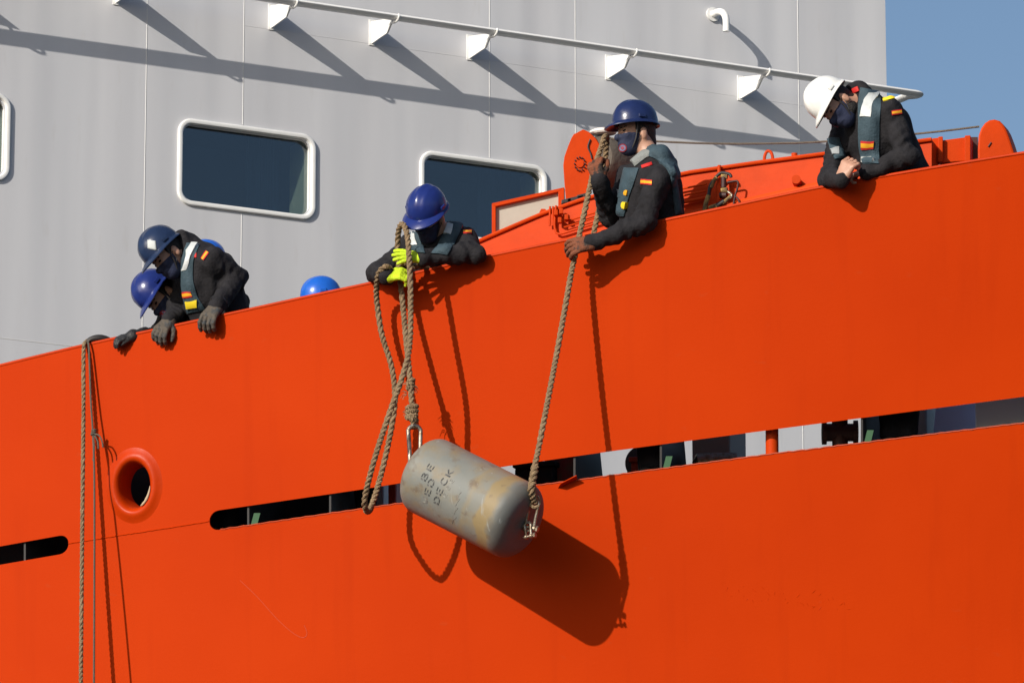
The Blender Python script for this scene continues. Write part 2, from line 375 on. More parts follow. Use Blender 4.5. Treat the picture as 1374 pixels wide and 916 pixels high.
# bulwark stays behind the plating
for u in (440, 768, 884, 1154, 30, 330, 620, 1430):
    a = onH(u, rail_v(u) + 20); b = onH(u, itp(SBOT, u)); z0 = deck_z(u)
    inw = -hull_n(b); inw.z = 0; inw.normalize(); along = Vector((inw.y, -inw.x, 0))
    bb_ = Vector((b.x, b.y, z0)) + inw * 0.02
    st = MB().prism([a + inw * 0.02, a + inw * 0.12, bb_ + inw * 0.62, bb_], along * 0.012).build('bulwark_stay', BLACK, hull)
    if u in (884, 1154, 330):
        q = onY(u + 12 if u != 330 else 343, itp(SBOT, u) - 9, b.y + 0.012)
        MB().box(q, Vector((1, 0, 0)), Vector((0, 1, 0)), Vector((0.25, 0, 1)).normalized(), 0.018, 0.003, 0.035).build('green_tape', GREEN, st)
# stanchion in the slot
b = onH(1037, 594); MB().tube([b + Vector((0, 0.105, -0.14)), b + Vector((0, 0.075, 0.16))], 0.036, 16).build('stanchion', ORANGE2, hull, True)

# ================================================================== SUPERSTRUCTURE
ss = thing('superstructure', 'pale grey steel superstructure wall with large rounded windows', 'superstructure', wp(0, 6.0))
s_l = sz(onW(-520, 300))[0]; s_r = sz(onW(1189, 60))[0]
zb, zt = 6.0, 14.0
w1a, w1t = sz(onW(239, 158)); w1b, w1z = sz(onW(422, 297))
w2a = sz(onW(563, 200))[0]; w2b = sz(onW(733, 225))[0]
w0b = sz(onW(14, 125))[0]; w0a = w0b - (w1b - w1a)
WINS = [(w0a, w0b), (w1a, w1b), (w2a, w2b)]
def rrect(s0, s1, z0, z1, r, n=8):
    out = []
    for cx, cz, a0 in ((s1 - r, z1 - r, 0), (s0 + r, z1 - r, 90), (s0 + r, z0 + r, 180), (s1 - r, z0 + r, 270)):
        for k in range(n + 1): a = R(a0 + 90 * k / n); out.append((cx + r * math.cos(a), cz + r * math.sin(a)))
    return out
RW = 0.095
FWm = 0.035
bm = bmesh.new()
def loop(pts):
    vs = [bm.verts.new((a, 0, b)) for a, b in pts]; return [bm.edges.new((vs[i], vs[(i + 1) % len(vs)])) for i in range(len(vs))]
E = loop([(s_l, zb), (s_r, zb), (s_r, zt), (s_l, zt)])
for a, b in WINS: E += loop(rrect(a + FWm, b - FWm, w1z + FWm, w1t - FWm, RW - 0.02))
bmesh.ops.triangle_fill(bm, use_beauty=True, edges=E)
# drop faces that filled the window holes
kill = []
for f in bm.faces:
    c = f.calc_center_median()
    for a, b in WINS:
        if a + FWm < c.x < b - FWm and w1z + FWm < c.z < w1t - FWm:
            kill.append(f); break
# keep only those truly inside the rounded hole (all verts on the hole loop)
real = []
for f in kill:
    c = f.calc_center_median(); ok = False
    for a, b in WINS:
        poly = rrect(a + FWm, b - FWm, w1z + FWm, w1t - FWm, RW - 0.02); ins = False
        for i in range(len(poly)):
            x1, y1 = poly[i]; x2, y2 = poly[i - 1]
            if (y1 > c.z) != (y2 > c.z) and c.x < (x2 - x1) * (c.z - y1) / (y2 - y1) + x1: ins = not ins
        ok = ok or ins
    if ok: real.append(f)
bmesh.ops.delete(bm, geom=real, context='FACES_ONLY')
seams = [s_l] + [sz(onW(u, 60))[0] for u in (-140, 197, 327, 657, 772, 1071)] + [s_r]
wall_me = bpy.data.meshes.new('wall_tmp'); bm.to_mesh(wall_me); bm.free()
for a, b in zip(seams, seams[1:]):
    bb = bmesh.new(); bb.from_mesh(wall_me)
    bmesh.ops.bisect_plane(bb, geom=bb.verts[:] + bb.edges[:] + bb.faces[:], plane_co=(a + 0.0015, 0, 0), plane_no=(1, 0, 0), clear_inner=True)
    bmesh.ops.bisect_plane(bb, geom=bb.verts[:] + bb.edges[:] + bb.faces[:], plane_co=(b - 0.0015, 0, 0), plane_no=(1, 0, 0), clear_outer=True)
    ret = bmesh.ops.extrude_face_region(bb, geom=bb.faces[:])
    for v in ret['geom']:
        if isinstance(v, bmesh.types.BMVert): v.co.y = -0.02
    bmesh.ops.recalc_face_normals(bb, faces=bb.faces)
    V = [wp(v.co.x, v.co.z, v.co.y) for v in bb.verts]; bb.verts.index_update(); F = [[v.index for v in f.verts] for f in bb.faces]; bb.free()
    mk('wall_plate', V, F, GREY, ss, False)
for s_ in seams[1:-1]:
    MB().tube([wp(s_, z, 0.0005) for z in np.linspace(zb, zt, 40) if not any(a - 0.0 < s_ < b and w1z < z < w1t for a, b in WINS)] if False else [wp(s_, zb, -0.002), wp(s_, zt, -0.002)] if not any(a < s_ < b for a, b in WINS) else [wp(s_, w1t + 0.01, -0.002), wp(s_, zt, -0.002)], 0.0042, 8).build('weld_bead', WELD, ss, True)
    if any(a < s_ < b for a, b in WINS): MB().tube([wp(s_, zb, -0.002), wp(s_, w1z - 0.01, -0.002)], 0.0042, 8).build('weld_bead', WELD, ss, True)
# horizontal seam above the windows and low seam at left
hz1 = sz(onW(520, 62))[1]
MB().tube([wp(s, hz1 , -0.003) for s in np.linspace(seams[3] , s_r, 30)], 0.0045, 6).build('weld_bead', GREY, ss, True)
hz2 = sz(onW(60, 460))[1]
MB().tube([wp(s, hz2, -0.002) for s in np.linspace(s_l, seams[2] + 0.3, 30)], 0.004, 6).build('weld_bead', WELD, ss, True)
# end wall at the corner and dark core behind
MB().hexa([wp(s_r - 0.02, zb, -0.023), wp(s_r, zb, -0.023), wp(s_r, zb, -5), wp(s_r - 0.02, zb, -5), wp(s_r - 0.02, zt, -0.023), wp(s_r, zt, -0.023), wp(s_r, zt, -5), wp(s_r - 0.02, zt, -5)]).build('end_wall', GREY, ss)
MB().hexa([wp(s_l, zt, 0.05), wp(s_r, zt, 0.05), wp(s_r, zt, -5), wp(s_l, zt, -5), wp(s_l, zt + .05, 0.05), wp(s_r, zt + .05, 0.05), wp(s_r, zt + .05, -5), wp(s_l, zt + .05, -5)]).build('roof_deck', GREY, ss)
GLASS = bpy.data.materials.new('tinted_window_glass'); GLASS.use_nodes = True
n_, l_ = GLASS.node_tree.nodes, GLASS.node_tree.links
n_.remove(n_['Principled BSDF']); tr = n_.new('ShaderNodeBsdfTransparent'); tr.inputs[0].default_value = (0.62, 0.68, 0.68, 1)
gl = n_.new('ShaderNodeBsdfGlossy'); gl.inputs['Roughness'].default_value = 0.03; gl.inputs['Color'].default_value = (0.8, 0.85, 0.9, 1)
lw = n_.new('ShaderNodeLayerWeight'); lw.inputs[0].default_value = 0.25; fr = n_.new('ShaderNodeMath'); fr.operation = 'MULTIPLY_ADD'; fr.inputs[1].default_value = 0.35; fr.inputs[2].default_value = 0.12; l_.new(lw.outputs['Facing'], fr.inputs[0]); mxs = n_.new('ShaderNodeMixShader')
l_.new(fr.outputs[0], mxs.inputs[0]); l_.new(tr.outputs[0], mxs.inputs[1]); l_.new(gl.outputs[0], mxs.inputs[2]); l_.new(mxs.outputs[0], n_['Material Output'].inputs[0])
ROOM = mat('cabin_dark_blue', (0.09, 0.115, 0.16), 0.8, var=0.2, vscale=2)
CURT = mat('blue_curtain', (0.06, 0.12, 0.22), 0.85, var=0.3, vscale=5, stretch=(8, 8, 0.4))
REVEAL = mat('pale_green_lining', (0.62, 0.62, 0.46), 0.7)
for wi, (a, b) in enumerate(WINS):
    outer = rrect(a, b, w1z, w1t, RW); nO = len(outer)
    wnd = None
    # frame: rounded bar swept round the opening
    rings = [(0.0, -0.004), (-0.002, 0.010), (0.004, 0.019), (0.016, 0.022), (0.027, 0.018), (0.033, 0.006), (0.034, -0.05)]
    V = []; F = []
    for ins, off in rings:
        for (s, z) in rrect(a + ins, b - ins, w1z + ins, w1t - ins, max(0.02, RW - ins)): V.append(wp(s, z, off))
    for i in range(len(rings) - 1):
        for k in range(nO): F.append((i * nO + k, i * nO + (k + 1) % nO, (i + 1) * nO + (k + 1) % nO, (i + 1) * nO + k))
    wnd = mk('window', V, F, WHITE, ss)
    pane = [wp(s, z, -0.045) for s, z in rrect(a + 0.034, b - 0.034, w1z + 0.034, w1t - 0.034, RW - 0.034)]
    MB().prism(pane, WN * -0.006).build('pane', GLASS, wnd)
    dp = 0.9; q = 0.04
    room = MB()
    A = [wp(a - .1, w1z - .1, -0.06), wp(b + .1, w1z - .1, -0.06), wp(b + .1, w1t + .1, -0.06), wp(a - .1, w1t + .1, -0.06)]
    B = [p - WN * dp for p in A]
    room.add(A + B, [(4, 5, 6, 7), (0, 1, 5, 4), (1, 2, 6, 5), (2, 3, 7, 6), (3, 0, 4, 7)]).build('cabin_recess', ROOM, wnd)
    MB().box(wp(b - 0.02, (w1z + w1t) / 2, -0.19), WD, WN, Vector((0, 0, 1)), 0.012, 0.135, (w1t - w1z) / 2).build('window_reveal', REVEAL, wnd)
    # curtain, folded sheet
    V = []; F = []; K = 40
    for k in range(K + 1):
        s = b - 0.34 + 0.24 * k / K; off = -0.36 + 0.022 * math.sin(k * 1.3) + 0.01 * math.sin(k * 0.6)
        V += [wp(s, w1z - 0.05, off), wp(s, w1t + 0.05, off)]
    for k in range(K): F.append((2 * k, 2 * k + 2, 2 * k + 3, 2 * k + 1))
    mk('curtain', V, F, CURT, wnd)
# storm rail with brackets
E_ = 0.355
rt = sz(onW(397, 4, E_))[1]; 
s_end = sz(onW(1228, 132, E_))[0]
V = []; F = []; path = [wp(s, rt + 0.0, E_) for s in np.linspace(s_l, s_end, 24)]
arc = [wp(s_end + 0.035 * math.sin(t), rt, E_ - 0.035 + 0.035 * math.cos(t)) for t in np.linspace(0.3, math.pi * 0.75, 6)]
back = [wp(s_end - 0.02, rt - 0.005, E_ - 0.08), wp(s_r - 0.03, rt - 0.01, 0.0)]
pp = path + arc + back
nn = 12
for i, p in enumerate(pp):
    T = (pp[min(i + 1, len(pp) - 1)] - pp[max(0, i - 1)]).normalized(); side = T.cross(Vector((0, 0, 1))).normalized()
    for k in range(nn):
        an = 2 * math.pi * k / nn; V.append(p + side * (0.044 * math.cos(an)) + Vector((0, 0, 0.021 * math.sin(an))))
for i in range(len(pp) - 1):
    for k in range(nn): F.append((i * nn + k, (i + 1) * nn + k, (i + 1) * nn + (k + 1) % nn, i * nn + (k + 1) % nn))
hr = mk('storm_rail', V, F, mat('rail_grey_paint', (0.74, 0.74, 0.73), 0.4), ss)
for ub, vb in ((155, -26), (-115, -68), (363, 8), (498, 29), (629, 49), (815, 76), (992, 104)):
    s0, z1 = sz(onW(ub, vb)); h = 0.155
    br = MB().prism([wp(s0, z1, 0.004), wp(s0, z1 - h, 0.004), wp(s0, z1 - h, 0.022), wp(s0, z1 - 0.142, 0.245), wp(s0, z1 - 0.064, 0.335), wp(s0, z1 - 0.022, 0.12)], WD * 0.010).build('rail_bracket', WHITE, ss)
    MB().box(wp(s0 + 0.005, z1 - h / 2, 0.003), WD, WN, Vector((0, 0, 1)), 0.022, 0.0035, h / 2 + 0.012).build('base_flange', WHITE, br)
    hook = [wp(s0 + 0.005, z1 - 0.09 , 0.255), wp(s0 + 0.005, z1 - 0.085, 0.30)] + [wp(s0 + 0.005, rt - 0.004 - 0.03 * math.cos(t), E_ + 0.058 * math.sin(t)) for t in np.linspace(-0.6, math.pi * 0.62, 9)]
    MB().tube(hook, 0.008, 8).build('rail_hook', WHITE, br, True)
# bent vent pipe
b0 = onW(956, 20); s0, z0 = sz(b0)
pts = [wp(s0, z0, 0.0), wp(s0, z0, 0.05)] + [wp(s0, z0 - 0.10 + 0.10 * math.cos(t), 0.06 + 0.13 * math.sin(t)) for t in np.linspace(0, math.pi / 2, 9)] + [wp(s0, z0 - 0.17, 0.19)]
vp = MB().tube(pts, 0.024, 14).build('vent_pipe', WHITE, ss, True)
MB().tube([wp(s0, z0, 0.001), wp(s0, z0, 0.014)], 0.05, 20).build('pipe_flange', WHITE, vp)

# ================================================================== signed-distance modelling for people
def npv(v): return np.array([v[0], v[1], v[2]], dtype=float)
def prim_d(pr, P):
    k = pr[0]
    if k == 'cap':
        _, a, b, ra, rb = pr[:5]
        ab = b - a; t = np.clip(((P - a) @ ab) / max(1e-9, ab @ ab), 0, 1)
        return np.linalg.norm(P - a - t[..., None] * ab, axis=-1) - (ra + (rb - ra) * t)
    if k == 'sleeve':
        _, a, b, ra, rb, amp, te, ph = pr[:8]
        ab = b - a; L = np.linalg.norm(ab); t = np.clip(((P - a) @ ab) / max(1e-9, ab @ ab), 0, 1)
        q = P - a - t[..., None] * ab; e1 = np.cross(ab, [0.3, 0.2, 1.0]); e1 /= np.linalg.norm(e1); e2 = np.cross(ab / L, e1)
        an = np.arctan2(q @ e1, q @ e2)
        m = np.sin(t * L * 2 * np.pi / 0.052 + 1.9 * np.sin(an + ph) + 1.1 * np.sin(3 * an - ph) + ph)
        m = np.sign(m) * np.abs(m) ** 0.8 * (0.45 + 1.0 * np.exp(-((t - te) / 0.28) ** 2)) * (0.6 + 0.4 * np.sin(an * 2 + ph * 2))
        return np.linalg.norm(q, axis=-1) - (ra + (rb - ra) * t) - amp * m
    _, c, r, M = pr[:4]          # ellipsoid, M rows = local axes
    q = (P - c) @ M.T
    k0 = np.linalg.norm(q / r, axis=-1); k1 = np.linalg.norm(q / (r * r), axis=-1)
    return k0 * (k0 - 1.0) / np.maximum(k1, 1e-6)
def cap(a, b, ra, rb, k=0.03): return ('cap', npv(a), npv(b), ra, rb, k)
def ell(c, r, M=None, k=0.03): return ('ell', npv(c), np.array(r, float), np.eye(3) if M is None else np.array(M, float), k)
def bounds(pr):
    if pr[0] in ('cap', 'sleeve'):
        m = max(pr[3], pr[4]) + (0.012 if pr[0] == 'sleeve' else 0); return np.minimum(pr[1], pr[2]) - m, np.maximum(pr[1], pr[2]) + m
    e = np.sqrt(((pr[3] * pr[2][:, None]) ** 2).sum(0)); return pr[1] - e, pr[1] + e
def smin(a, b, k):
    h = np.maximum(k - np.abs(a - b), 0) / k
    return np.minimum(a, b) - h * h * k * 0.25
WR = [(np.random.normal(size=3), np.random.uniform(0, 6)) for _ in range(10)]
def wrinkle(P):
    w_ = 0
    for i, (dv, ph) in enumerate(WR[:6]):
        dv = dv / np.linalg.norm(dv); f = 30 + 10 * i
        w_ = w_ + np.sin(P @ dv * f + ph + 1.6 * np.sin(P @ WR[(i + 3) % 10][0] * 14)) / (1 + 0.35 * i)
    return w_ * 0.45
def sdf(prims, P, inflate=0.0, fold=0.0, cuts=()):
    d = None
    for pr in prims:
        q = prim_d(pr, P); d = q if d is None else smin(d, q, pr[-1])
    d = d - inflate
    if fold: d = d + fold * wrinkle(P)
    for nrm, off in cuts: d = np.maximum(d, P @ npv(nrm) - off)
    return d
def surface(prims, h, inflate=0.0, fold=0.0, cuts=(), zmin=None):
    B = [bounds(p) for p in prims]; pad = inflate + abs(fold) * 2 + 3 * h + 0.01
    lo = np.min([b[0] for b in B], 0) - pad; hi = np.max([b[1] for b in B], 0) + pad
    n = np.ceil((hi - lo) / h).astype(int) + 1
    ax = [lo[i] + h * np.arange(n[i]) for i in range(3)]
    D = np.full(n, 0.2, dtype=np.float64)
    for pr, (b0, b1) in zip(prims, B):
        m = inflate + pr[-1] + 3 * h + abs(fold) * 2
        i0 = np.maximum(((b0 - m - lo) / h).astype(int), 0); i1 = np.minimum(((b1 + m - lo) / h).astype(int) + 2, n)
        sl = tuple(slice(a, b) for a, b in zip(i0, i1))
        G = np.stack(np.meshgrid(*[ax[i][sl[i]] for i in range(3)], indexing='ij'), -1)
        D[sl] = smin(D[sl], prim_d(pr, G), pr[-1])
    D = D - inflate
    if fold or cuts:
        near = np.argwhere(np.abs(D) < 0.05 + 4 * h) if not cuts else np.argwhere(D < 0.05 + 4 * h)
        P = lo + near * h; d = D[tuple(near.T)]
        if fold: d = d + fold * wrinkle(P)
        for nrm, off in cuts: d = np.maximum(d, P @ npv(nrm) - off)
        D[tuple(near.T)] = d
    return nets(D, lo, h)
def nets(D, lo, h):
    S = D < 0; c = np.array(D.shape) - 1
    corners = [(i, j, k) for i in (0, 1) for j in (0, 1) for k in (0, 1)]
    cnt = sum(S[i:i + c[0], j:j + c[1], k:k + c[2]].astype(np.int8) for i, j, k in corners)
    act = np.argwhere((cnt > 0) & (cnt < 8)); idx = -np.ones(c, dtype=np.int64); idx[tuple(act.T)] = np.arange(len(act))
    val = [D[act[:, 0] + i, act[:, 1] + j, act[:, 2] + k] for i, j, k in corners]
    pos = np.zeros((len(act), 3)); num = np.zeros(len(act))
    for a in range(8):
        for b in range(a + 1, 8):
            ca, cb = np.array(corners[a]), np.array(corners[b])
            if np.abs(ca - cb).sum() != 1: continue
            va, vb = val[a], val[b]; m = (va < 0) != (vb < 0)
            t = np.where(m, va / np.where(m, va - vb, 1), 0)
            pos += np.where(m[:, None], ca + t[:, None] * (cb - ca), 0); num += m
    V = lo + (act + pos / num[:, None]) * h
    F = []
    for axn in range(3):
        o1, o2 = [(1, 2), (2, 0), (0, 1)][axn]
        sh = [slice(None)] * 3; sh2 = [slice(None)] * 3; sh[axn] = slice(0, -1); sh2[axn] = slice(1, None)
        A, B = S[tuple(sh)], S[tuple(sh2)]
        ed = np.argwhere(A != B); ok = (ed[:, o1] > 0) & (ed[:, o2] > 0) & (ed[:, o1] < c[o1]) & (ed[:, o2] < c[o2]); ed = ed[ok]
        def cell(d1, d2):
            e = ed.copy(); e[:, o1] -= d1; e[:, o2] -= d2; return idx[tuple(e.T)]
        q = np.stack([cell(1, 1), cell(0, 1), cell(0, 0), cell(1, 0)], 1)
        ins = A[tuple(ed.T)]; q[~ins] = q[~ins][:, ::-1]; F.append(q)
    F = np.concatenate(F); F = F[(F >= 0).all(1)]
    return V, F
def raycast(prims, uv, inflate=0.0, fold=0.0, t0=27.0):
    """camera-side surface points under a list of pixels (to lay cloth on the body)"""
    Dv = np.array([npv(ray(u, v).normalized()) for u, v in uv]); o = npv(CAM); t = np.full(len(uv), t0); best = np.full(len(uv), 9.0); bt = t.copy()
    for _ in range(110):
        d = sdf(prims, o + Dv * t[:, None], inflate, fold); m = d < best; best[m] = d[m]; bt[m] = t[m]
        t = t + np.maximum(d, 0.0005) * 0.8 * (d > 0.0006)
    P = o + Dv * bt[:, None]
    e = 0.004; G = np.stack([sdf(prims, P + e * np.eye(3)[i], inflate, fold) - sdf(prims, P - e * np.eye(3)[i], inflate, fold) for i in range(3)], 1)
    G /= np.linalg.norm(G, axis=1)[:, None] + 1e-9
    P = P - G * np.where(best > 0.002, best, 0)[:, None]
    return P, G
def grid_between(e1, e2, nu, nv):
    def samp(e, t):
        L = [0]
        for a, b in zip(e, e[1:]): L.append(L[-1] + math.hypot(b[0] - a[0], b[1] - a[1]))
        x = t * L[-1]
        for i in range(len(e) - 1):
            if x <= L[i + 1] + 1e-9:
                f = (x - L[i]) / max(1e-9, L[i + 1] - L[i]); return (e[i][0] + (e[i + 1][0] - e[i][0]) * f, e[i][1] + (e[i + 1][1] - e[i][1]) * f)
        return e[-1]
    uv = []
    for i in range(nu + 1):
        a, b = samp(e1, i / nu), samp(e2, i / nu)
        for j in range(nv + 1): f = j / nv; uv.append((a[0] + (b[0] - a[0]) * f, a[1] + (b[1] - a[1]) * f))
    return uv
def cloth_band(name, prims, e1, e2, th, m, parent, nu=26, nv=8, inflate=0.014, base=0.0, stripes=None, fold=0.0):
    uv = grid_between(e1, e2, nu, nv); P, G = raycast(prims, uv, inflate, fold)
    # smooth depth so the band drapes instead of dropping into creases
    Pg = P.reshape(nu + 1, nv + 1, 3).copy(); Gg = G.reshape(nu + 1, nv + 1, 3)
    for _ in range(3):
        Q = Pg.copy(); Q[1:-1] = (Pg[:-2] + 2 * Pg[1:-1] + Pg[2:]) / 4; Pg = np.where((Q[..., 1] < Pg[..., 1])[..., None], Q, 0.5 * (Q + Pg))
    edge = np.array([min(1.0, 0.35 + 2.2 * min(j, nv - j) / nv) for j in range(nv + 1)])[None, :, None]
    endf = np.array([min(1.0, 0.4 + 8 * min(i, nu - i) / nu) for i in range(nu + 1)])[:, None, None]
    top = Pg + Gg * (base + th * np.minimum(edge, endf)); bot = Pg - Gg * 0.012
    V = np.concatenate([top.reshape(-1, 3), bot.reshape(-1, 3)]); N = (nu + 1) * (nv + 1); F = []; MI = []
    ix = lambda i, j: i * (nv + 1) + j
    for i in range(nu):
        for j in range(nv):
            s_ = 0 if stripes is None else stripes(i / nu, j / nv)
            F.append((ix(i, j), ix(i + 1, j), ix(i + 1, j + 1), ix(i, j + 1))); MI.append(s_)
            F.append((N + ix(i, j), N + ix(i, j + 1), N + ix(i + 1, j + 1), N + ix(i + 1, j))); MI.append(s_)
    for i in range(nu):
        for j, fl_ in ((0, 1), (nv, 0)):
            q = (ix(i, j), ix(i + 1, j), N + ix(i + 1, j), N + ix(i, j)); F.append(q if not fl_ else q[::-1]); MI.append(0)
    for j in range(nv):
        for i, fl_ in ((0, 0), (nu, 1)):
            q = (ix(i, j), ix(i, j + 1), N + ix(i, j + 1), N + ix(i, j)); F.append(q if not fl_ else q[::-1]); MI.append(0)
    # orient outward towards camera
    a, b, c_ = V[F[0][0]], V[F[0][1]], V[F[0][2]]
    o = mk(name, V, F, m, parent, True, MI)
    bm = bmesh.new(); bm.from_mesh(o.data); bmesh.ops.recalc_face_normals(bm, faces=bm.faces); bm.to_mesh(o.data); bm.free()
    return o
def patch(name, prims, c, w_, h_, ang, m, parent, inflate=0.014, base=0.004, stripes=None, th=0.0025, fold=0.0, nu=8, nv=8):
    ca, sa = math.cos(R(ang)), math.sin(R(ang))
    def pt(x, y): return (c[0] + x * ca - y * sa, c[1] + x * sa + y * ca)
    return cloth_band(name, prims, [pt(-w_ / 2, -h_ / 2), pt(w_ / 2, -h_ / 2)], [pt(-w_ / 2, h_ / 2), pt(w_ / 2, h_ / 2)], th, m, parent, nu, nv, inflate, base, stripes, fold)
FLAG = lambda i, j: 1 if 0.25 <= j < 0.75 else 0
def frame(f, u):
    f = Vector(f).normalized(); u = Vector(u); u = (u - f * u.dot(f)).normalized(); r = f.cross(u)
    return r, f, u           # right, forward, up
def hand_prims(wr, fdir, dors, thumb, curl=(0.5, 0.7, 0.5), spread=0.10, sc=1.0, tdir=(0.75, 0.6, -0.35), tcurl=0.5):
    """thumb: +1/-1 side of the thumb along dors x fdir"""
    y = Vector(fdir).normalized(); z = Vector(dors); z = (z - y * z.dot(y)).normalized(); x = z.cross(y).normalized() * thumb
    wr = Vector(wr); g = lambda a, b, c: wr + (x * a + y * b + z * c) * sc
    pr = [cap(g(0, -0.02, 0), g(0, 0.02, 0), 0.027 * sc, 0.028 * sc, 0.02)]
    for a in (-0.032, -0.011, 0.011, 0.032): pr.append(cap(g(a * 0.65, 0.015, 0), g(a, 0.080, 0.002), 0.019 * sc, 0.0135 * sc, 0.014))
    for a, L in ((-0.037, 0.80), (-0.0125, 0.98), (0.0125, 1.03), (0.037, 0.95)):
        p = g(a, 0.085, 0.002); an = 0.0; r = 0.0110 * sc
        d0 = (y + x * (a * spread * 18)).normalized()
        for k, (ln, cu) in enumerate(zip((0.042, 0.027, 0.022), curl)):
            an += cu * (1 + random.uniform(-.08, .08)); d = d0 * math.cos(an) - z * math.sin(an); q = p + d * (ln * L * sc)
            pr.append(cap(p, q, r, r * 0.9, 0.004)); p = q; r *= 0.9
    p = g(0.026, 0.022, -0.004); d = (x * tdir[0] + y * tdir[1] + z * tdir[2]).normalized(); r = 0.015 * sc
    for ln, cu in ((0.042, 0), (0.032, tcurl), (0.026, tcurl)):
        d = (d * math.cos(cu) + (y * 0.5 - z * 0.6 - x * 0.4).normalized() * math.sin(cu)).normalized(); q = p + d * (ln * sc)
        pr.append(cap(p, q, r, r * 0.86, 0.008)); p = q; r *= 0.86
    return pr

def helmet(parent, hc, r, f, u, m, peak=0.050, brim=0.010, ridge=0.0065, sc=1.0):
    """hard hat: dome + all-round lip + front peak; returns object"""
    hc = Vector(hc); NT, NP = 64, 20; prof = []
    def dome(t, ph):          # t around (0=front), ph 0 crown .. 1 rim
        ca, sa = math.cos(t), math.sin(t); q = ph * math.pi / 2
        ry, rx, rz = 0.134 * sc, 0.112 * sc, 0.132 * sc
        e = 0.92; s_, c_ = math.sin(q) ** e, math.cos(q) ** e if q < math.pi / 2 - 1e-6 else 0.0
        p = Vector((rx * sa * s_, ry * ca * s_, rz * c_))
        rd = ridge * math.exp(-(p.x / 0.022) ** 2) * min(1, 1.2 - ph) if ph < 1 else 0
        rd += 0.0025 * math.exp(-((abs(p.x) - 0.045) / 0.01) ** 2) * (1 if ph < 0.8 else 0)
        return p * (1 + rd / 0.12)
    V = []; F = []
    def rim(t, w_): 
        fr_ = max(0.0, math.cos(t)); bw = brim + peak * fr_ ** 1.6
        p = dome(t, 1.0); d = Vector((math.sin(t), math.cos(t), 0)); 
        return p + d * (bw * w_) + Vector((0, 0, -0.012 * w_ - 0.016 * fr_ ** 1.5 * w_ * w_ + 0.010 * (1 - fr_) * 0))
    rings = []
    for i in range(NP + 1): rings.append([dome(2 * math.pi * k / NT, max(0.02, i / NP)) for k in range(NT)])
    for w_ in (0.12, 0.35, 0.7, 1.0): rings.append([rim(2 * math.pi * k / NT, w_) for k in range(NT)])
    rings.append([rim(2 * math.pi * k / NT, 1.0) + Vector((0, 0, -0.006)) for k in range(NT)])
    rings.append([rim(2 * math.pi * k / NT, 0.5) + Vector((0, 0, -0.007)) for k in range(NT)])
    for i in range(NP, -1, -3): rings.append([dome(2 * math.pi * k / NT, max(0.02, i / NP)) * 0.965 for k in range(NT)])
    for rg in rings:
        for p in rg: V.append(hc + r * p.x + f * p.y + u * (p.z + 0.048))
    for i in range(len(rings) - 1):
        for k in range(NT): F.append((i * NT + k, (i + 1) * NT + k, (i + 1) * NT + (k + 1) % NT, i * NT + (k + 1) % NT))
    F.append(tuple(range(NT))); F.append(tuple((len(rings) - 1) * NT + k for k in range(NT - 1, -1, -1)))
    o = mk('helmet', V, F, m, parent)
    for sgn in (-1, 1):       # accessory slots at the sides
        c = hc + r * (sgn * 0.114 * sc) + f * 0.01 + u * 0.066
        MB().box(c, f, u, r, 0.020, 0.010, 0.006).build('side_slot', m, o, False, 0.003)
    L = lambda x, y, z: hc + r * x + f * y + u * (z + 0.048)
    o2 = lambda t, ph, off=0.003: (lambda p: hc + r * p.x * (1 + off / .11) + f * p.y * (1 + off / .13) + u * (p.z * (1 + off / .13) + 0.048))(dome(t, ph))
    # chin strap
    st = []
    for t in np.linspace(-1, 1, 15): st.append(hc + r * (0.088 * t) + f * (0.028 + 0.035 * (1 - t * t)) + u * (0.03 - 0.165 * (1 - t * t) ** 0.55))
    MB().tube(st, 0.0045, 6).build('chin_strap', BLACK, o, True)
    return o, o2
def head_prims(hc, r, f, u):
    M = np.array([npv(r), npv(f), npv(u)]); L = lambda x, y, z: hc + r * x + f * y + u * z
    return [ell(L(0, -0.008, 0.03), (0.076, 0.096, 0.092), M, 0.02), ell(L(0, 0.032, -0.035), (0.060, 0.066, 0.085), M, 0.03), ell(L(0, 0.058, -0.103), (0.034, 0.034, 0.028), M, 0.04),
            ell(L(0, 0.080, 0.018), (0.048, 0.018, 0.014), M, 0.02), cap(L(0, 0.094, 0.0), L(0, 0.116, -0.040), 0.008, 0.013, 0.014), ell(L(0, 0.098, -0.043), (0.018, 0.014, 0.010), M, 0.012),
            ell(L(0, 0.092, -0.075), (0.024, 0.012, 0.009), M, 0.014),
            ell(L(0.077, -0.012, -0.022), (0.011, 0.021, 0.034), M, 0.008), ell(L(-0.077, -0.012, -0.022), (0.011, 0.021, 0.034), M, 0.008),
            ell(L(0.034, 0.078, -0.03), (0.02, 0.014, 0.02), M, 0.02), ell(L(-0.034, 0.078, -0.03), (0.02, 0.014, 0.02), M, 0.02)]

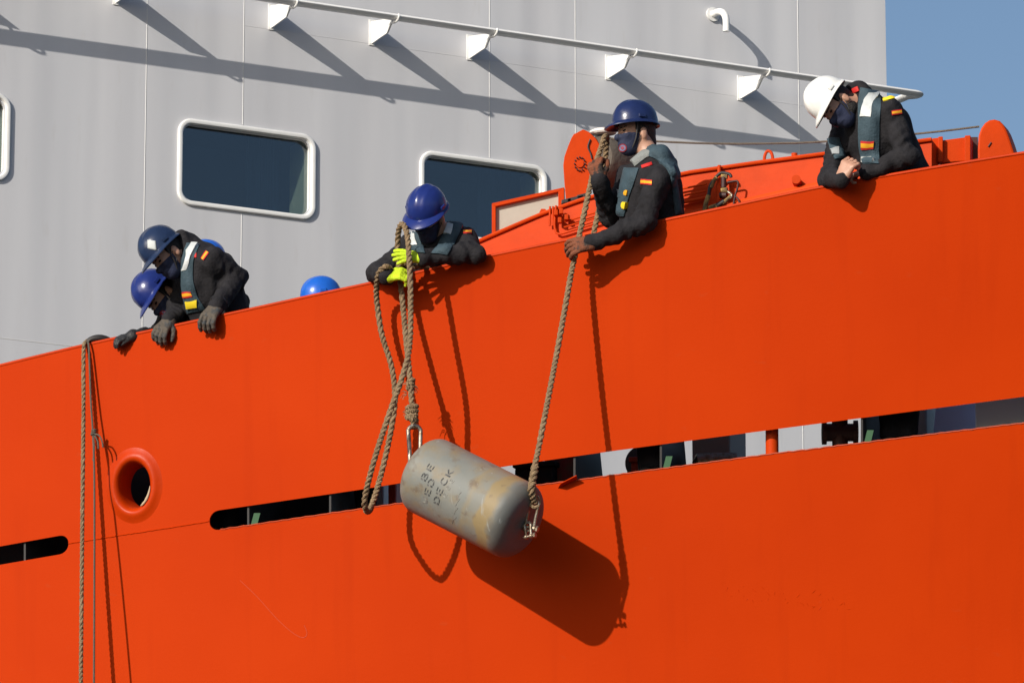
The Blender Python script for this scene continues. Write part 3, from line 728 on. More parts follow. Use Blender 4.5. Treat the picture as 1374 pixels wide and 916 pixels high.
def person(label, u0, J, f, up, hmat, jm=JACKET, res=0.008, gloves=None, mask=True, group=None, floor=0.0, hair=True, detail=True, leg_shift=0.0, kneel=False, hsc=1.0, peak=0.05, extra=()):
    Yr = onH(u0, rail_v(u0)).y
    yl = lambda u: onH(u, rail_v(u)).y
    X = {k: onY(v[0], v[1], yl(v[0]) - v[2]) for k, v in J.items()}
    r_, f_, u_ = frame(f, up)
    hc = X['head']; zf = deck_z(u0) + floor
    sh = (X['shL'] - X['shR']); shn = sh.normalized()
    spine = (X['neck'] - X['pelvis']).normalized()
    fw = spine.cross(shn); Mt = np.array([npv(shn), npv(fw), npv(spine)])
    hipL = X['pelvis'] + Vector((shn.x, shn.y, 0)).normalized() * 0.09; hipR = X['pelvis'] - Vector((shn.x, shn.y, 0)).normalized() * 0.09
    legs = []; feet = []; 
    fdir = Vector((-0.2, -1, 0)).normalized()
    for hp, sx in ((hipL, 1), (hipR, -1)):
        ft = Vector((hp.x + leg_shift, min(hp.y + 0.12, max(hp.y - 0.1, Yr + 0.30)), zf + 0.085))
        ft.y = max(ft.y, hullY(ft.x, ft.z) + 0.26)
        kn = (hp + ft) * 0.5 + Vector((0, -0.05 if not kneel else -0.18, 0)); kn.y = max(kn.y, hullY(kn.x, kn.z) + 0.17)
        legs.append((hp, kn, ft)); feet.append(ft)
    body = [cap(X['chest'] + spine * 0.10, X['pelvis'], 0.125, 0.125, 0.06), ell(X['chest'], (0.165, 0.115, 0.19), Mt, 0.06), cap(X['shL'], X['shR'], 0.062, 0.062, 0.06),
            cap(X['neck'], X['chest'], 0.07, 0.11, 0.05)]
    for a_, b_, rr_ in extra: body.append(cap(onY(a_[0], a_[1], yl(a_[0]) - a_[2]), onY(b_[0], b_[1], yl(b_[0]) - b_[2]), rr_, rr_, 0.06))
    arms = []
    for s in 'LR':
        arms += [cap(X['sh' + s], X['el' + s], 0.058, 0.045, 0.035), cap(X['el' + s], X['wr' + s], 0.045, 0.036, 0.03)]
    leg_p = []
    for hp, kn, ft in legs: leg_p += [cap(hp, kn, 0.092, 0.062, 0.05), cap(kn, ft, 0.060, 0.042, 0.03)]
    pel = [ell(X['pelvis'], (0.165, 0.12, 0.13), Mt, 0.05)]
    hp_ = head_prims(hc, r_, f_, u_)
    neck = [cap(hc - u_ * 0.05 - f_ * 0.025, X['neck'], 0.056, 0.062, 0.035)]
    hands = {}
    for s in 'LR':
        if gloves and s in gloves: hands[s] = hand_prims(X['wr' + s], **{k: v for k, v in gloves[s].items() if k not in ('m', 'cuff')})
        else: hands[s] = hand_prims(X['wr' + s], (X['wr' + s] - X['el' + s]), (0, -0.3, 1), 1)
    def shrink(p, q):
        return ('cap', p[1], p[2], p[3] * q, p[4] * q, p[5]) if p[0] == 'cap' else ('ell', p[1], p[2] * q, p[3], p[4])
    core = hp_ + neck + [shrink(p, 0.86) for p in body + pel + leg_p] + [shrink(p, 0.70) for p in arms]
    bare = []
    for s in 'LR':
        if gloves and s in gloves and gloves[s].get('m') is None: core += hands[s]
    V, F = surface(core, res)
    root = mk('person', V, F, SKIN); tag(root, label, 'person', group)
    # jacket: torso + sleeves + collar
    slv = []
    for i_, a_ in enumerate(arms): slv.append(('sleeve', a_[1], a_[2], a_[3], a_[4], 0.0058, 1.0 if i_ % 2 == 0 else 0.0, 1.3 * i_ + u0 * 0.01, a_[5]))
    jk = body + pel + slv
    ring = [X['neck'] + (r_t * 0.070 * math.cos(a) + f_t * 0.075 * math.sin(a)) + spine * 0.018 for r_t, f_t in ((shn, fw),) for a in np.linspace(0, 2 * math.pi, 13)]
    nk_dir = (hc - X['neck']).normalized()
    rx = shn; ry = nk_dir.cross(rx).normalized()
    ring = [X['neck'] + nk_dir * 0.035 + rx * 0.068 * math.cos(a) + ry * 0.072 * math.sin(a) for a in np.linspace(0, 2 * math.pi, 13)]
    jk = jk + [cap(a, b, 0.017, 0.017, 0.03) for a, b in zip(ring, ring[1:])]
    wc = hipL * 0.5 + hipR * 0.5 - spine * 0.10
    FO = 0.0105
    V, F = surface(jk, max(res, 0.0085), 0.013, FO, cuts=[(-spine, (-spine).dot(wc))])
    jo = mk('jacket', V, F, jm, root)
    V, F = surface(pel + leg_p, 0.016, 0.014, 0.004, cuts=[(Vector((0, 0, -1)), -(zf + 0.10))]); mk('trousers', V, F, TROUSER, root)
    for ft in feet:
        bp = [cap(ft + Vector((0, 0, 0.06)), ft + Vector((0, 0, -0.03)), 0.055, 0.05, 0.03), cap(ft + Vector((0, 0, -0.045)), ft + fdir * 0.15 + Vector((0, 0, -0.048)), 0.042, 0.036, 0.03)]
        V, F = surface(bp, 0.014, 0.0, 0.0, cuts=[(Vector((0, 0, -1)), -(zf + 0.002))]); mk('boot', V, F, BOOT, root)
    for s in 'LR':
        if gloves and s in gloves and gloves[s].get('m') is not None:
            d = (X['wr' + s] - X['el' + s]).normalized()
            gp = hands[s] + [cap(X['wr' + s] - d * 0.008, X['wr' + s] + d * 0.014, 0.037, 0.035, 0.015)]
            V, F = surface(gp, 0.0042, 0.0025, 0.0008); mk('glove', V, F, gloves[s]['m'], root)
    ho, o2 = helmet(root, hc, r_, f_, u_, hmat, sc=hsc, peak=peak)
    if hair:
        V, F = surface([shrink(hp_[0], 1.06), cap(hc - f_ * 0.06, hc - f_ * 0.075 - u_ * 0.06, 0.055, 0.045, 0.03)], 0.006, 0.002, 0.002, cuts=[(f_, (hc + f_ * 0.035).dot(f_)), (-u_, (hc - u_ * 0.075).dot(-u_))])
        mk('hair', V, F, HAIR, root)
    if mask:
        cuts = [(u_, (hc - u_ * 0.022).dot(u_)), (-u_, (hc - u_ * 0.145).dot(-u_)), (-f_, (hc + f_ * 0.012).dot(-f_))]
        V, F = surface(hp_[:7] + hp_[9:], 0.005, 0.007, 0.0, cuts=cuts); mo = mk('face_mask', V, F, MASK, root)
        for sg in (-1, 1):
            for dz in (-0.035, -0.085):
                MB().tube([hc + r_ * (sg * 0.060) + f_ * 0.035 + u_ * dz, hc + r_ * (sg * 0.080) - f_ * 0.0 + u_ * (-0.02 + (dz + 0.06) * 0.4), hc + r_ * (sg * 0.082) - f_ * 0.03 + u_ * -0.012], 0.0022, 6).build('ear_loop', BLACK, mo, True)
    if detail:
        for sg in (-1, 1):
            V, F = surface([ell(hc + r_ * (sg * 0.031) + f_ * 0.0855 + u_ * -0.005, (0.014, 0.010, 0.008), np.array([npv(r_), npv(f_), npv(u_)]), 0.01)], 0.003); mk('eye', V, F, EYE, root)
            V, F = surface([cap(hc + r_ * (sg * 0.014) + f_ * 0.098 + u_ * 0.014, hc + r_ * (sg * 0.050) + f_ * 0.082 + u_ * 0.016, 0.0055, 0.004, 0.01)], 0.003); mk('eyebrow', V, F, HAIR, root)
    return dict(root=root, X=X, jk=jk, hp=hp_, r=r_, f=f_, u=u_, hc=hc, helmet=ho, o2=o2, Yr=Yr, FO=FO, inf=0.013)
def vest_band(pn, e1, e2, th=0.020, m=VEST, name='life_vest', parent=None, base=0.0, **k):
    return cloth_band(name, pn['jk'], e1, e2, th, m, parent or pn['root'], inflate=pn['inf'], fold=pn['FO'], base=base, **k)
def flag(pn, c, w_, h_, ang, parent=None, base=0.004, name='flag_patch'):
    return patch(name, pn['jk'], c, w_, h_, ang, [RED, YEL], parent or pn['root'], inflate=pn['inf'], fold=pn['FO'], base=base, stripes=FLAG)
def badge(pn, c, w_, h_, ang, m, parent=None, base=0.004, name='badge'):
    return patch(name, pn['jk'], c, w_, h_, ang, m, parent or pn['root'], inflate=pn['inf'], fold=pn['FO'], base=base)
def mask_emblem(pn, c, s, parent):
    for nm, rr, m in (('emblem_ring', 1.0, mat('emblem_red', (0.22, 0.012, 0.022), 0.7)), ('emblem_disc', 0.74, mat('emblem_lilac', (0.17, 0.18, 0.30), 0.7)), ('emblem_core', 0.40, mat('emblem_rose', (0.30, 0.06, 0.09), 0.7))):
        uv = [(c[0], c[1])] + [(c[0] + s * rr * math.cos(a), c[1] + s * rr * math.sin(a)) for a in np.linspace(0, 2 * math.pi, 21)[:-1]]
        P, G = raycast(pn['hp'], uv, 0.007); P = P + G * (0.0022 + 0.0012 * (1 - rr))
        mk(nm, np.concatenate([P, P - G * 0.003]), [(0, k + 1, (k + 1) % 20 + 1) for k in range(20)] + [(k + 1, k + 22, (k + 1) % 20 + 22, (k + 1) % 20 + 1) for k in range(20)], m, parent)

# ------------------------------------------------------------------ people
# man in lime gloves, looking straight down over the rail
E = person('person in royal blue helmet and lime green gloves gripping a looped rope over the rail', 570,
    dict(head=(575, 290, 0.06), neck=(601, 322, -0.12), chest=(592, 356, -0.20), pelvis=(600, 450, -0.36), shL=(624, 326, -0.17), elL=(636, 339, 0.07), wrL=(570, 346, 0.21),
         shR=(552, 334, -0.12), elR=(509, 366, 0.05), wrR=(519, 371, 0.21)),
    (-0.42, -0.62, -0.66), (-0.22, -0.66, 0.72), ROYAL, peak=0.042,
    gloves=dict(L=dict(fdir=(-1, -0.15, 0.06), dors=(0.05, -0.75, 0.65), thumb=-1, curl=(0.10, 0.18, 0.12), spread=0.5, m=LIME, tdir=(0.7, 0.7, -0.5)),
                R=dict(fdir=(1, -0.35, 0.10), dors=(0.1, -0.8, 0.6), thumb=1, curl=(0.7, 0.9, 0.6), m=LIME, tdir=(0.8, 0.5, -0.2))))
v = vest_band(E, [(602, 298), (596, 312), (586, 330), (578, 340)], [(622, 300), (616, 314), (606, 332), (600, 342)], 0.022)
vest_band(E, [(599, 304), (595, 315)], [(609, 305), (604, 317)], 0.004, REFL, 'reflective_strip', v, base=0.024, nu=6, nv=4)
vest_band(E, [(549, 312), (549, 326), (553, 338)], [(564, 312), (566, 326), (570, 340)], 0.022)
vest_band(E, [(551, 316), (552, 330)], [(560, 316), (561, 330)], 0.004, REFL, 'reflective_strip', v, base=0.024, nu=6, nv=4)
flag(E, (627, 311), 11, 4.5, 2); badge(E, (619, 303), 3.5, 7, 12, RED)
# man in profile with the mask
F_ = person('person in navy helmet and printed mask holding the rope in orange gloves', 850,
    dict(head=(853, 177, -0.10), neck=(879, 220, -0.12), chest=(874, 264, -0.17), pelvis=(876, 372, -0.30), shL=(883, 241, 0.03), elL=(862, 300, 0.09), wrL=(797, 326, 0.15),
         shR=(845, 238, -0.34), elR=(820, 290, -0.30), wrR=(805, 242, -0.06)),
    (-0.90, -0.42, -0.06), (-0.02, 0, 1), NAVY, floor=0.0, peak=0.040, extra=[((858, 255, -0.20), (852, 310, -0.22), 0.085), ((890, 250, -0.16), (896, 310, -0.20), 0.085)],
    gloves=dict(L=dict(fdir=(-1, -0.05, -0.16), dors=(-0.1, -0.92, 0.40), thumb=-1, curl=(0.35, 0.65, 0.6), spread=0.2, sc=1.1, m=OGLOVE, tdir=(0.55, 0.75, -0.5)),
                R=dict(fdir=(-0.35, -0.2, 1), dors=(-0.5, -0.8, -0.2), thumb=-1, curl=(0.9, 1.1, 0.8), m=OGLOVE, tdir=(0.5, 0.7, -0.6))))
v = vest_band(F_, [(838, 226), (834, 244), (829, 264), (828, 290)], [(858, 226), (852, 244), (845, 264), (838, 290)], 0.024)
vest_band(F_, [(876, 194), (893, 197), (906, 216), (911, 240)], [(862, 208), (880, 214), (894, 226), (903, 244)], 0.034, nv=8)
vest_band(F_, [(847, 216), (860, 205), (876, 199)], [(853, 224), (868, 212), (884, 207)], 0.026, mat('vest_lining_grey', (0.20, 0.215, 0.21), 0.8, bump=0.3, bscale=80), 'vest_collar', v, base=0.0)
vest_band(F_, [(906, 232), (910, 258), (915, 286)], [(899, 232), (902, 258), (906, 288)], 0.018)
flag(F_, (867.6, 244.5), 15, 7, 6); badge(F_, (868, 222), 14, 4, -18, RED)
badge(F_, (841, 258), 8, 7, 10, YEL, v, 0.021); badge(F_, (839, 275), 7, 9, 10, LEMON, v, 0.021); badge(F_, (830.5, 258), 4, 7, 0, REFL, v, 0.021, 'name_tape')
fm = [c for c in F_['root'].children if c.name.startswith('face_mask')][0]
mask_emblem(F_, (835.5, 198.5), 5.6, fm)
# officer in white helmet
G_ = person('bearded person in white helmet leaning on the rail with clasped bare hand', 1170,
    dict(head=(1122, 140, 0.0), neck=(1157, 134, -0.13), chest=(1172, 186, -0.17), pelvis=(1206, 300, -0.36), shL=(1191, 152, -0.06), elL=(1219, 208, -0.02), wrL=(1167, 231, 0.0),
         shR=(1136, 165, -0.30), elR=(1114, 238, -0.04), wrR=(1129, 241, 0.14)),
    (-0.48, -0.40, -0.75), (-0.70, 0.02, 0.50), HWHITE, floor=0.0, hsc=1.02, peak=0.040, extra=[((1192, 165, -0.22), (1222, 232, -0.26), 0.10)],
    gloves=dict(R=dict(fdir=(0.42, -0.25, 0.87), dors=(-0.55, -0.8, 0.1), thumb=1, curl=(0.8, 1.3, 0.9), m=None, sc=1.08, tdir=(0.5, 0.7, -0.4)),
                L=dict(fdir=(-0.86, 0.50, 0.0), dors=(0, -0.4, 0.9), thumb=-1, curl=(0.9, 1.2, 0.8), m=None, tdir=(0.5, 0.7, -0.4))))
v = vest_band(G_, [(1155, 118), (1152, 140), (1152, 170), (1153, 200), (1158, 220)], [(1180, 124), (1183, 142), (1180, 170), (1179, 200), (1180, 220)], 0.022)
vest_band(G_, [(1164, 126), (1158, 142), (1156, 157)], [(1178, 128), (1173, 142), (1169, 158)], 0.004, REFL, 'reflective_strip', v, base=0.024, nu=10, nv=4)
vest_band(G_, [(1110, 186), (1114, 200), (1120, 214)], [(1126, 186), (1131, 200), (1134, 212)], 0.018)
badge(G_, (1120.5, 204.5), 9, 8, -8, mat('name_tape_grey', (0.3, 0.32, 0.33), 0.7), v, 0.020, 'name_tape')
flag(G_, (1165.5, 194), 15, 10, 0, v, 0.024); badge(G_, (1166.5, 213), 16, 9, 0, REFL, v, 0.024, 'name_tape')
badge(G_, (1192, 132), 15, 5, -14, LEMON, None, 0.006, 'epaulette'); flag(G_, (1203, 151), 13, 6, -8)
badge(G_, (1149, 121), 8, 6, -20, RED, None, 0.01, 'collar_tab')
V, F = surface([ell(G_['hc'] + G_['f'] * 0.0 - G_['u'] * 0.078 + G_['r'] * s, (0.046, 0.060, 0.046), np.array([npv(G_['r']), npv(G_['f']), npv(G_['u'])]), 0.03) for s in (-0.02, 0.02)], 0.006, 0.0, 0.003); mk('beard', V, F, HAIR, G_['root'])
gm = [c for c in G_['root'].children if c.name.startswith('face_mask')][0]
mask_emblem(G_, (1118, 174), 5, gm)
# leaning man at left
A_ = person('person in slate navy helmet with a white square sticker, leaning far over the rail', 270,
    dict(head=(224, 341, 0.0), neck=(253, 333, -0.14), chest=(274, 378, -0.20), pelvis=(300, 480, -0.40), shL=(283, 350, -0.06), elL=(318, 370, -0.20), wrL=(291, 411, 0.0),
         shR=(246, 362, -0.33), elR=(240, 414, -0.25), wrR=(228, 430, -0.02)),
    (-0.58, -0.42, -0.68), (-0.62, -0.12, 0.70), SLATE, extra=[((292, 365, -0.22), (312, 425, -0.30), 0.10)],
    gloves=dict(L=dict(fdir=(-0.45, -0.5, -0.75), dors=(-0.3, -0.8, 0.45), thumb=-1, curl=(0.5, 0.7, 0.5), m=TGLOVE, sc=1.12, tdir=(0.5, 0.8, -0.4)),
                R=dict(fdir=(-0.5, -0.5, -0.7), dors=(-0.3, -0.8, 0.45), thumb=1, curl=(0.5, 0.7, 0.5), m=TGLOVE, sc=1.05, tdir=(0.6, 0.7, -0.4))))
v = vest_band(A_, [(250, 326), (244, 350), (243, 376), (246, 398), (252, 420)], [(268, 329), (260, 350), (259, 376), (265, 398), (276, 416)], 0.022)
vest_band(A_, [(256, 328), (250, 344), (246, 362)], [(266, 330), (258, 346), (252, 362)], 0.004, REFL, 'reflective_strip', v, base=0.024, nu=10, nv=4)
flag(A_, (254, 394), 10, 8, -8, v, 0.024); badge(A_, (259, 407), 13, 9, -8, LEMON, v, 0.024)
flag(A_, (275, 343), 12, 5, -55); badge(A_, (262, 342), 4, 7, 0, RED)
wd_ = (A_['X']['wrL'] - A_['X']['elL']).normalized(); wa_ = wd_.orthogonal().normalized(); wb_ = wd_.cross(wa_); wc_ = A_['X']['wrL'] - wd_ * 0.035
MB().tube([wc_ + (wa_ * math.cos(a) + wb_ * math.sin(a)) * 0.050 for a in np.linspace(0, 2 * math.pi, 25)], 0.007, 8, False).build('wristwatch', mat('watch_black', (0.02, 0.02, 0.025), 0.25), A_['root'], True)
# white square sticker on helmet (follows the dome)
t0, p0 = -0.05, 0.55
hx = [(-0.62 + 0.02, 0.50)]
def sticker(pn, tc, pc, dt, dp, m):
    V = []; F = []; n = 6
    for i in range(n + 1):
        for j in range(n + 1):
            a, b = (i / n - 0.5), (j / n - 0.5); V.append(pn['o2'](tc + dt * (a + b), pc + dp * (a - b), 0.003))
    for i in range(n):
        for j in range(n): F.append((i * (n + 1) + j, (i + 1) * (n + 1) + j, (i + 1) * (n + 1) + j + 1, i * (n + 1) + j + 1))
    o = mk('sticker', V, F, m, pn['helmet']); s_ = o.modifiers.new('s', 'SOLIDIFY'); s_.thickness = 0.001; s_.offset = 0
def to_px(p):
    q = p - CAM; zc = q.y * cp + q.z * sp; return 687 + FPX * q.x / zc, 458 - FPX * (-q.y * sp + q.z * cp) / zc
best = None
for t_ in np.linspace(-3.1, 3.1, 90):
    for p_ in np.linspace(0.1, 0.95, 40):
        q_ = A_['o2'](t_, p_); uu_, vv_ = to_px(q_)
        if q_.y < A_['hc'].y and (best is None or math.hypot(uu_ - 203, vv_ - 328) < best[0]): best = (math.hypot(uu_ - 203, vv_ - 328), t_, p_)
sticker(A_, best[1], best[2], 0.26, 0.20, mat('grey_white_sticker', (0.50, 0.53, 0.52), 0.6))
# man behind / below him
B_ = person('person in purple blue helmet crouching low beside the leaning person, one arm along the rail', 215,
    dict(head=(216, 397, -0.27), neck=(243, 402, -0.42), chest=(256, 445, -0.46), pelvis=(276, 520, -0.62), shL=(262, 418, -0.30), elL=(285, 470, -0.30), wrL=(270, 500, -0.22),
         shR=(226, 434, -0.44), elR=(212, 452, -0.26), wrR=(180, 451, -0.03)),
    (-0.42, -0.45, -0.72), (-0.72, -0.10, 0.52), ROYAL, kneel=True,
    gloves=dict(R=dict(fdir=(-0.9, -0.30, -0.22), dors=(-0.2, -0.5, 0.85), thumb=1, curl=(0.35, 0.6, 0.5), m=BGLOVE, sc=0.82, tdir=(0.3, 0.9, -0.2)), L=dict(fdir=(-0.4, -0.5, -0.8), dors=(-0.3, -0.8, 0.4), thumb=-1, m=BGLOVE)))
bm_ = [c for c in B_['root'].children if c.name.startswith('face_mask')][0]
mask_emblem(B_, (218.5, 421), 4.5, bm_)
# two more helmets just behind the bulwark
C_ = person('person hidden behind the bulwark, only a bright blue helmet showing above the rail', 433,
    dict(head=(434, 409, -0.42), neck=(452, 432, -0.50), chest=(466, 470, -0.55), pelvis=(486, 540, -0.75), shL=(478, 450, -0.35), elL=(484, 510, -0.30), wrL=(450, 540, -0.25),
         shR=(440, 455, -0.68), elR=(440, 515, -0.60), wrR=(430, 545, -0.45)), (-0.93, -0.25, -0.25), (-0.25, -0.05, 0.95), SKYB, res=0.012, kneel=True, detail=False, hsc=0.90)
D_ = person('person almost wholly hidden, bright blue helmet crown behind the leaning person', 278,
    dict(head=(279, 362, -0.85), neck=(292, 392, -0.92), chest=(296, 425, -0.95), pelvis=(306, 510, -1.05), shL=(316, 405, -0.80), elL=(322, 460, -0.78), wrL=(300, 490, -0.70),
         shR=(276, 405, -1.08), elR=(276, 460, -1.05), wrR=(270, 490, -0.95)), (-0.85, -0.4, -0.3), (-0.28, -0.1, 0.95), SKYB, res=0.012, detail=False)

# ================================================================== hanging tank
def PD(u, v, d, u0=None):
    """point under a pixel, d metres outboard of the rail at u0"""
    u0 = u if u0 is None else u0
    return onY(u, v, onH(u0, rail_v(u0)).y - d)
TL, TR = PD(563, 632, 0.25), PD(704, 704, 0.335)
TA = (TR - TL).normalized(); TLEN = (TR - TL).length; TC = (TL + TR) / 2; TRAD = 0.222
tcam = (CAM - TC); tE1 = (tcam - TA * tcam.dot(TA)).normalized(); tE2 = TA.cross(tE1)
if tE2.z < 0: tE2 = -tE2
def tank_pt(t, psi, rad=TRAD): return TL + TA * t + (tE1 * math.cos(psi) + tE2 * math.sin(psi)) * rad
tm = bpy.data.materials.new('weathered_grey_tank_paint'); tm.use_nodes = True
n_, l_ = tm.node_tree.nodes, tm.node_tree.links; pb = n_['Principled BSDF']; pb.inputs['Roughness'].default_value = 0.55; pb.inputs['Specular IOR Level'].default_value = 0.3
tc = n_.new('ShaderNodeTexCoord')
def tn(scale, det=6, st=(1, 1, 1)):
    mp = n_.new('ShaderNodeMapping'); mp.inputs['Scale'].default_value = st; l_.new(tc.outputs['Object'], mp.inputs[0])
    z = n_.new('ShaderNodeTexNoise'); z.inputs['Scale'].default_value = scale; z.inputs['Detail'].default_value = det; l_.new(mp.outputs[0], z.inputs['Vector']); return z
def tr_(src, pts, out=0):
    r = n_.new('ShaderNodeValToRGB'); e = r.color_ramp.elements
    while len(e) < len(pts): e.new(0.5)
    for el, (p, c) in zip(e, pts): el.position = p; el.color = (c, c, c, 1) if not isinstance(c, tuple) else (*c, 1)
    l_.new(src.outputs[out], r.inputs[0]); return r
def tmix(fac, a, b_):
    m = n_.new('ShaderNodeMix'); m.data_type = 'RGBA'; l_.new(fac.outputs[0], m.inputs[0])
    for i, x in ((6, a), (7, b_)):
        if isinstance(x, tuple): m.inputs[i].default_value = (*x, 1)
        else: l_.new(x.outputs[2] if x.type == 'MIX' else x.outputs[0], m.inputs[i])
    return m
dt = n_.new('ShaderNodeVectorMath'); dt.operation = 'DOT_PRODUCT'; dt.inputs[1].default_value = TA; l_.new(tc.outputs['Object'], dt.inputs[0])
nzw = tn(9, 4); ad = n_.new('ShaderNodeMath'); ad.operation = 'MULTIPLY_ADD'; ad.inputs[1].default_value = 0.10; l_.new(nzw.outputs[0], ad.inputs[0]); l_.new(dt.outputs['Value'], ad.inputs[2])
nrm = n_.new('ShaderNodeMath'); nrm.operation = 'MULTIPLY_ADD'; nrm.inputs[1].default_value = 1 / TLEN; nrm.inputs[2].default_value = 0.5 - 0.05 / TLEN; l_.new(ad.outputs[0], nrm.inputs[0])
base = tr_(tn(5), [(0.3, (0.155, 0.165, 0.155)), (0.7, (0.205, 0.20, 0.172))])
rust = tr_(tn(8, 10), [(0.48, 0.0), (0.70, 0.9)])
c1 = tmix(rust, base, (0.205, 0.160, 0.095))
band = tr_(nrm, [(0.0, 0.55), (0.05, 0.0), (0.60, 0.0), (0.64, 0.45), (0.68, 0.08), (0.755, 0.1), (0.785, 0.95), (0.86, 0.9), (0.905, 0.1), (1.0, 0.0)])
c2 = tmix(band, c1, (0.25, 0.185, 0.09))
dark = tr_(nrm, [(0.86, 0.0), (0.94, 0.75)])  # right end cap darkened in the colour, as if shaded
c3 = tmix(dark, c2, (0.10, 0.105, 0.105))
brown = tr_(tn(14, 10), [(0.58, 0.0), (0.72, 0.75)]); c4 = tmix(brown, c3, (0.12, 0.085, 0.06))
scr = tr_(tn(5, 9, (6, 6, 1)), [(0.66, 0.0), (0.74, 0.5)]); c5 = tmix(scr, c4, (0.30, 0.31, 0.30))
l_.new(c5.outputs[2], pb.inputs['Base Color'])
bpn = n_.new('ShaderNodeBump'); bpn.inputs['Strength'].default_value = 0.3; bpn.inputs['Distance'].default_value = 0.006; l_.new(tn(22, 6).outputs[0], bpn.inputs['Height']); l_.new(bpn.outputs[0], pb.inputs['Normal'])
tank = thing('fender_tank', 'weathered grey steel cylinder with stencilled letters hanging from two ropes', 'cylinder', TC)
prof = []
cr_ = 0.095; NB = 10
for k in range(NB + 1):
    a = math.pi / 2 * k / NB; prof.append((cr_ * 0.85 * (1 - math.sin(a)), TRAD - cr_ + cr_ * math.cos(a))) if k else prof.append((cr_ * 0.85, TRAD))
left = [(0.0, 0.0), (0.001, 0.05)] + list(reversed(prof[1:])) + [(cr_ * 0.85, TRAD)]
pts = left + [(TLEN * q, TRAD) for q in (0.25, 0.5, 0.75)] + [(TLEN - a, b) for a, b in reversed(left)]
V = []; F = []; n = 64
for t, rd in pts:
    for k in range(n): V.append(TL + TA * t + (tE1 * math.cos(2 * math.pi * k / n) + tE2 * math.sin(2 * math.pi * k / n)) * max(rd, 0.002))
for i in range(len(pts) - 1):
    for k in range(n): F.append((i * n + k, (i + 1) * n + k, (i + 1) * n + (k + 1) % n, i * n + (k + 1) % n))
F.append(tuple(range(n))); F.append(tuple((len(pts) - 1) * n + k for k in range(n - 1, -1, -1)))
shell = mk('shell', V, F, tm, tank)
o = shell; bm = bmesh.new(); bm.from_mesh(o.data); bmesh.ops.recalc_face_normals(bm, faces=bm.faces); bm.to_mesh(o.data); bm.free()
for q, sg in ((TL, -1), (TR, 1)):
    c = q + TA * (sg * 0.022)
    MB().tube([c + TA * (0.026 * math.cos(a)) + tE2 * (0.026 * math.sin(a)) for a in np.linspace(0, 2 * math.pi, 17)], 0.009, 8, False).build('pad_eye', STEEL, tank, True)
# stencilled letters, strokes with stencil gaps
GLY = {'B': [[(0, 0), (0, .42)], [(0, .58), (0, 1)], [(.14, 0), (.5, .02), (.62, .14), (.62, .34), (.5, .47), (.2, .5)], [(.2, .54), (.46, .57), (.56, .68), (.56, .86), (.45, .98), (.14, 1)]],
       'E': [[(0, 0), (0, 1)], [(.16, 0), (.62, 0)], [(.16, .52), (.5, .52)], [(.16, 1), (.6, 1)]],
       'V': [[(0, 1), (.27, .1)], [(.62, 1), (.36, .1)]],
       'D': [[(0, 0), (0, 1)], [(.16, 0), (.42, .03), (.6, .22), (.64, .44)], [(.64, .58), (.6, .8), (.42, .97), (.16, 1)]],
       'C': [[(.62, .2), (.5, .03), (.28, 0), (.08, .12), (0, .32), (0, .46)], [(0, .58), (.04, .8), (.2, .97), (.44, 1), (.6, .85)]],
       'K': [[(0, 0), (0, 1)], [(.16, .5), (.6, 1)], [(.22, .44), (.64, 0)]]}
INK = mat('faded_black_stencil_paint', (0.030, 0.032, 0.034), 0.7, col2=(0.17, 0.165, 0.15), vscale=55, mixlo=0.50, mixhi=0.66)
INK2 = mat('very_faded_stencil_paint', (0.13, 0.125, 0.115), 0.7, col2=(0.24, 0.235, 0.21), vscale=60, mixlo=0.42, mixhi=0.6)
def on_tank(u, v):
    d = ray(u, v).normalized(); o_ = CAM - TL
    dp = d - TA * d.dot(TA); op = o_ - TA * o_.dot(TA); a = dp.dot(dp); b_ = 2 * dp.dot(op); c = op.dot(op) - TRAD ** 2
    t = (-b_ - math.sqrt(max(0, b_ * b_ - 4 * a * c))) / (2 * a); q = o_ + d * t
    rad = q - TA * q.dot(TA); return q.dot(TA), math.atan2(rad.dot(tE2), rad.dot(tE1))
def letter(ch, u, v, h, m, sw=0.19, t_row=None):
    t0, p0 = on_tank(u, v); mbv = MB(); t0 = t0 if t_row is None else 0.75 * t_row + 0.25 * t0
    for st in GLY[ch]:
        # densify
        P = []
        for (x0, y0), (x1, y1) in zip(st, st[1:]):
            for k in range(3): P.append((x0 + (x1 - x0) * k / 3, y0 + (y1 - y0) * k / 3))
        P.append(st[-1]); Lf = []; Rt = []
        for i, (x, y) in enumerate(P):
            a = P[max(0, i - 1)]; b_ = P[min(len(P) - 1, i + 1)]; dx, dy = b_[0] - a[0], b_[1] - a[1]; L = math.hypot(dx, dy)
            nx, ny = -dy / L * sw / 2, dx / L * sw / 2; Lf.append((x + nx, y + ny)); Rt.append((x - nx, y - ny))
        f = lambda x, y, rr: tank_pt(t0 - (y - 0.5) * h, p0 + (x - 0.31) * 1.5 * h / TRAD, rr)
        V = []; n2 = len(P)
        for rr in (TRAD + 0.0012, TRAD - 0.001):
            V += [f(x, y, rr) for x, y in Lf] + [f(x, y, rr) for x, y in Rt]
        F = [(i, i + 1, n2 + i + 1, n2 + i) for i in range(n2 - 1)] + [(i, 2 * n2 + i, 2 * n2 + i + 1, i + 1) for i in range(n2 - 1)] + [(n2 + i, n2 + i + 1, 3 * n2 + i + 1, 3 * n2 + i) for i in range(n2 - 1)]
        mbv.add(V, F)
    mbv.build('stencil_letter', m, shell)
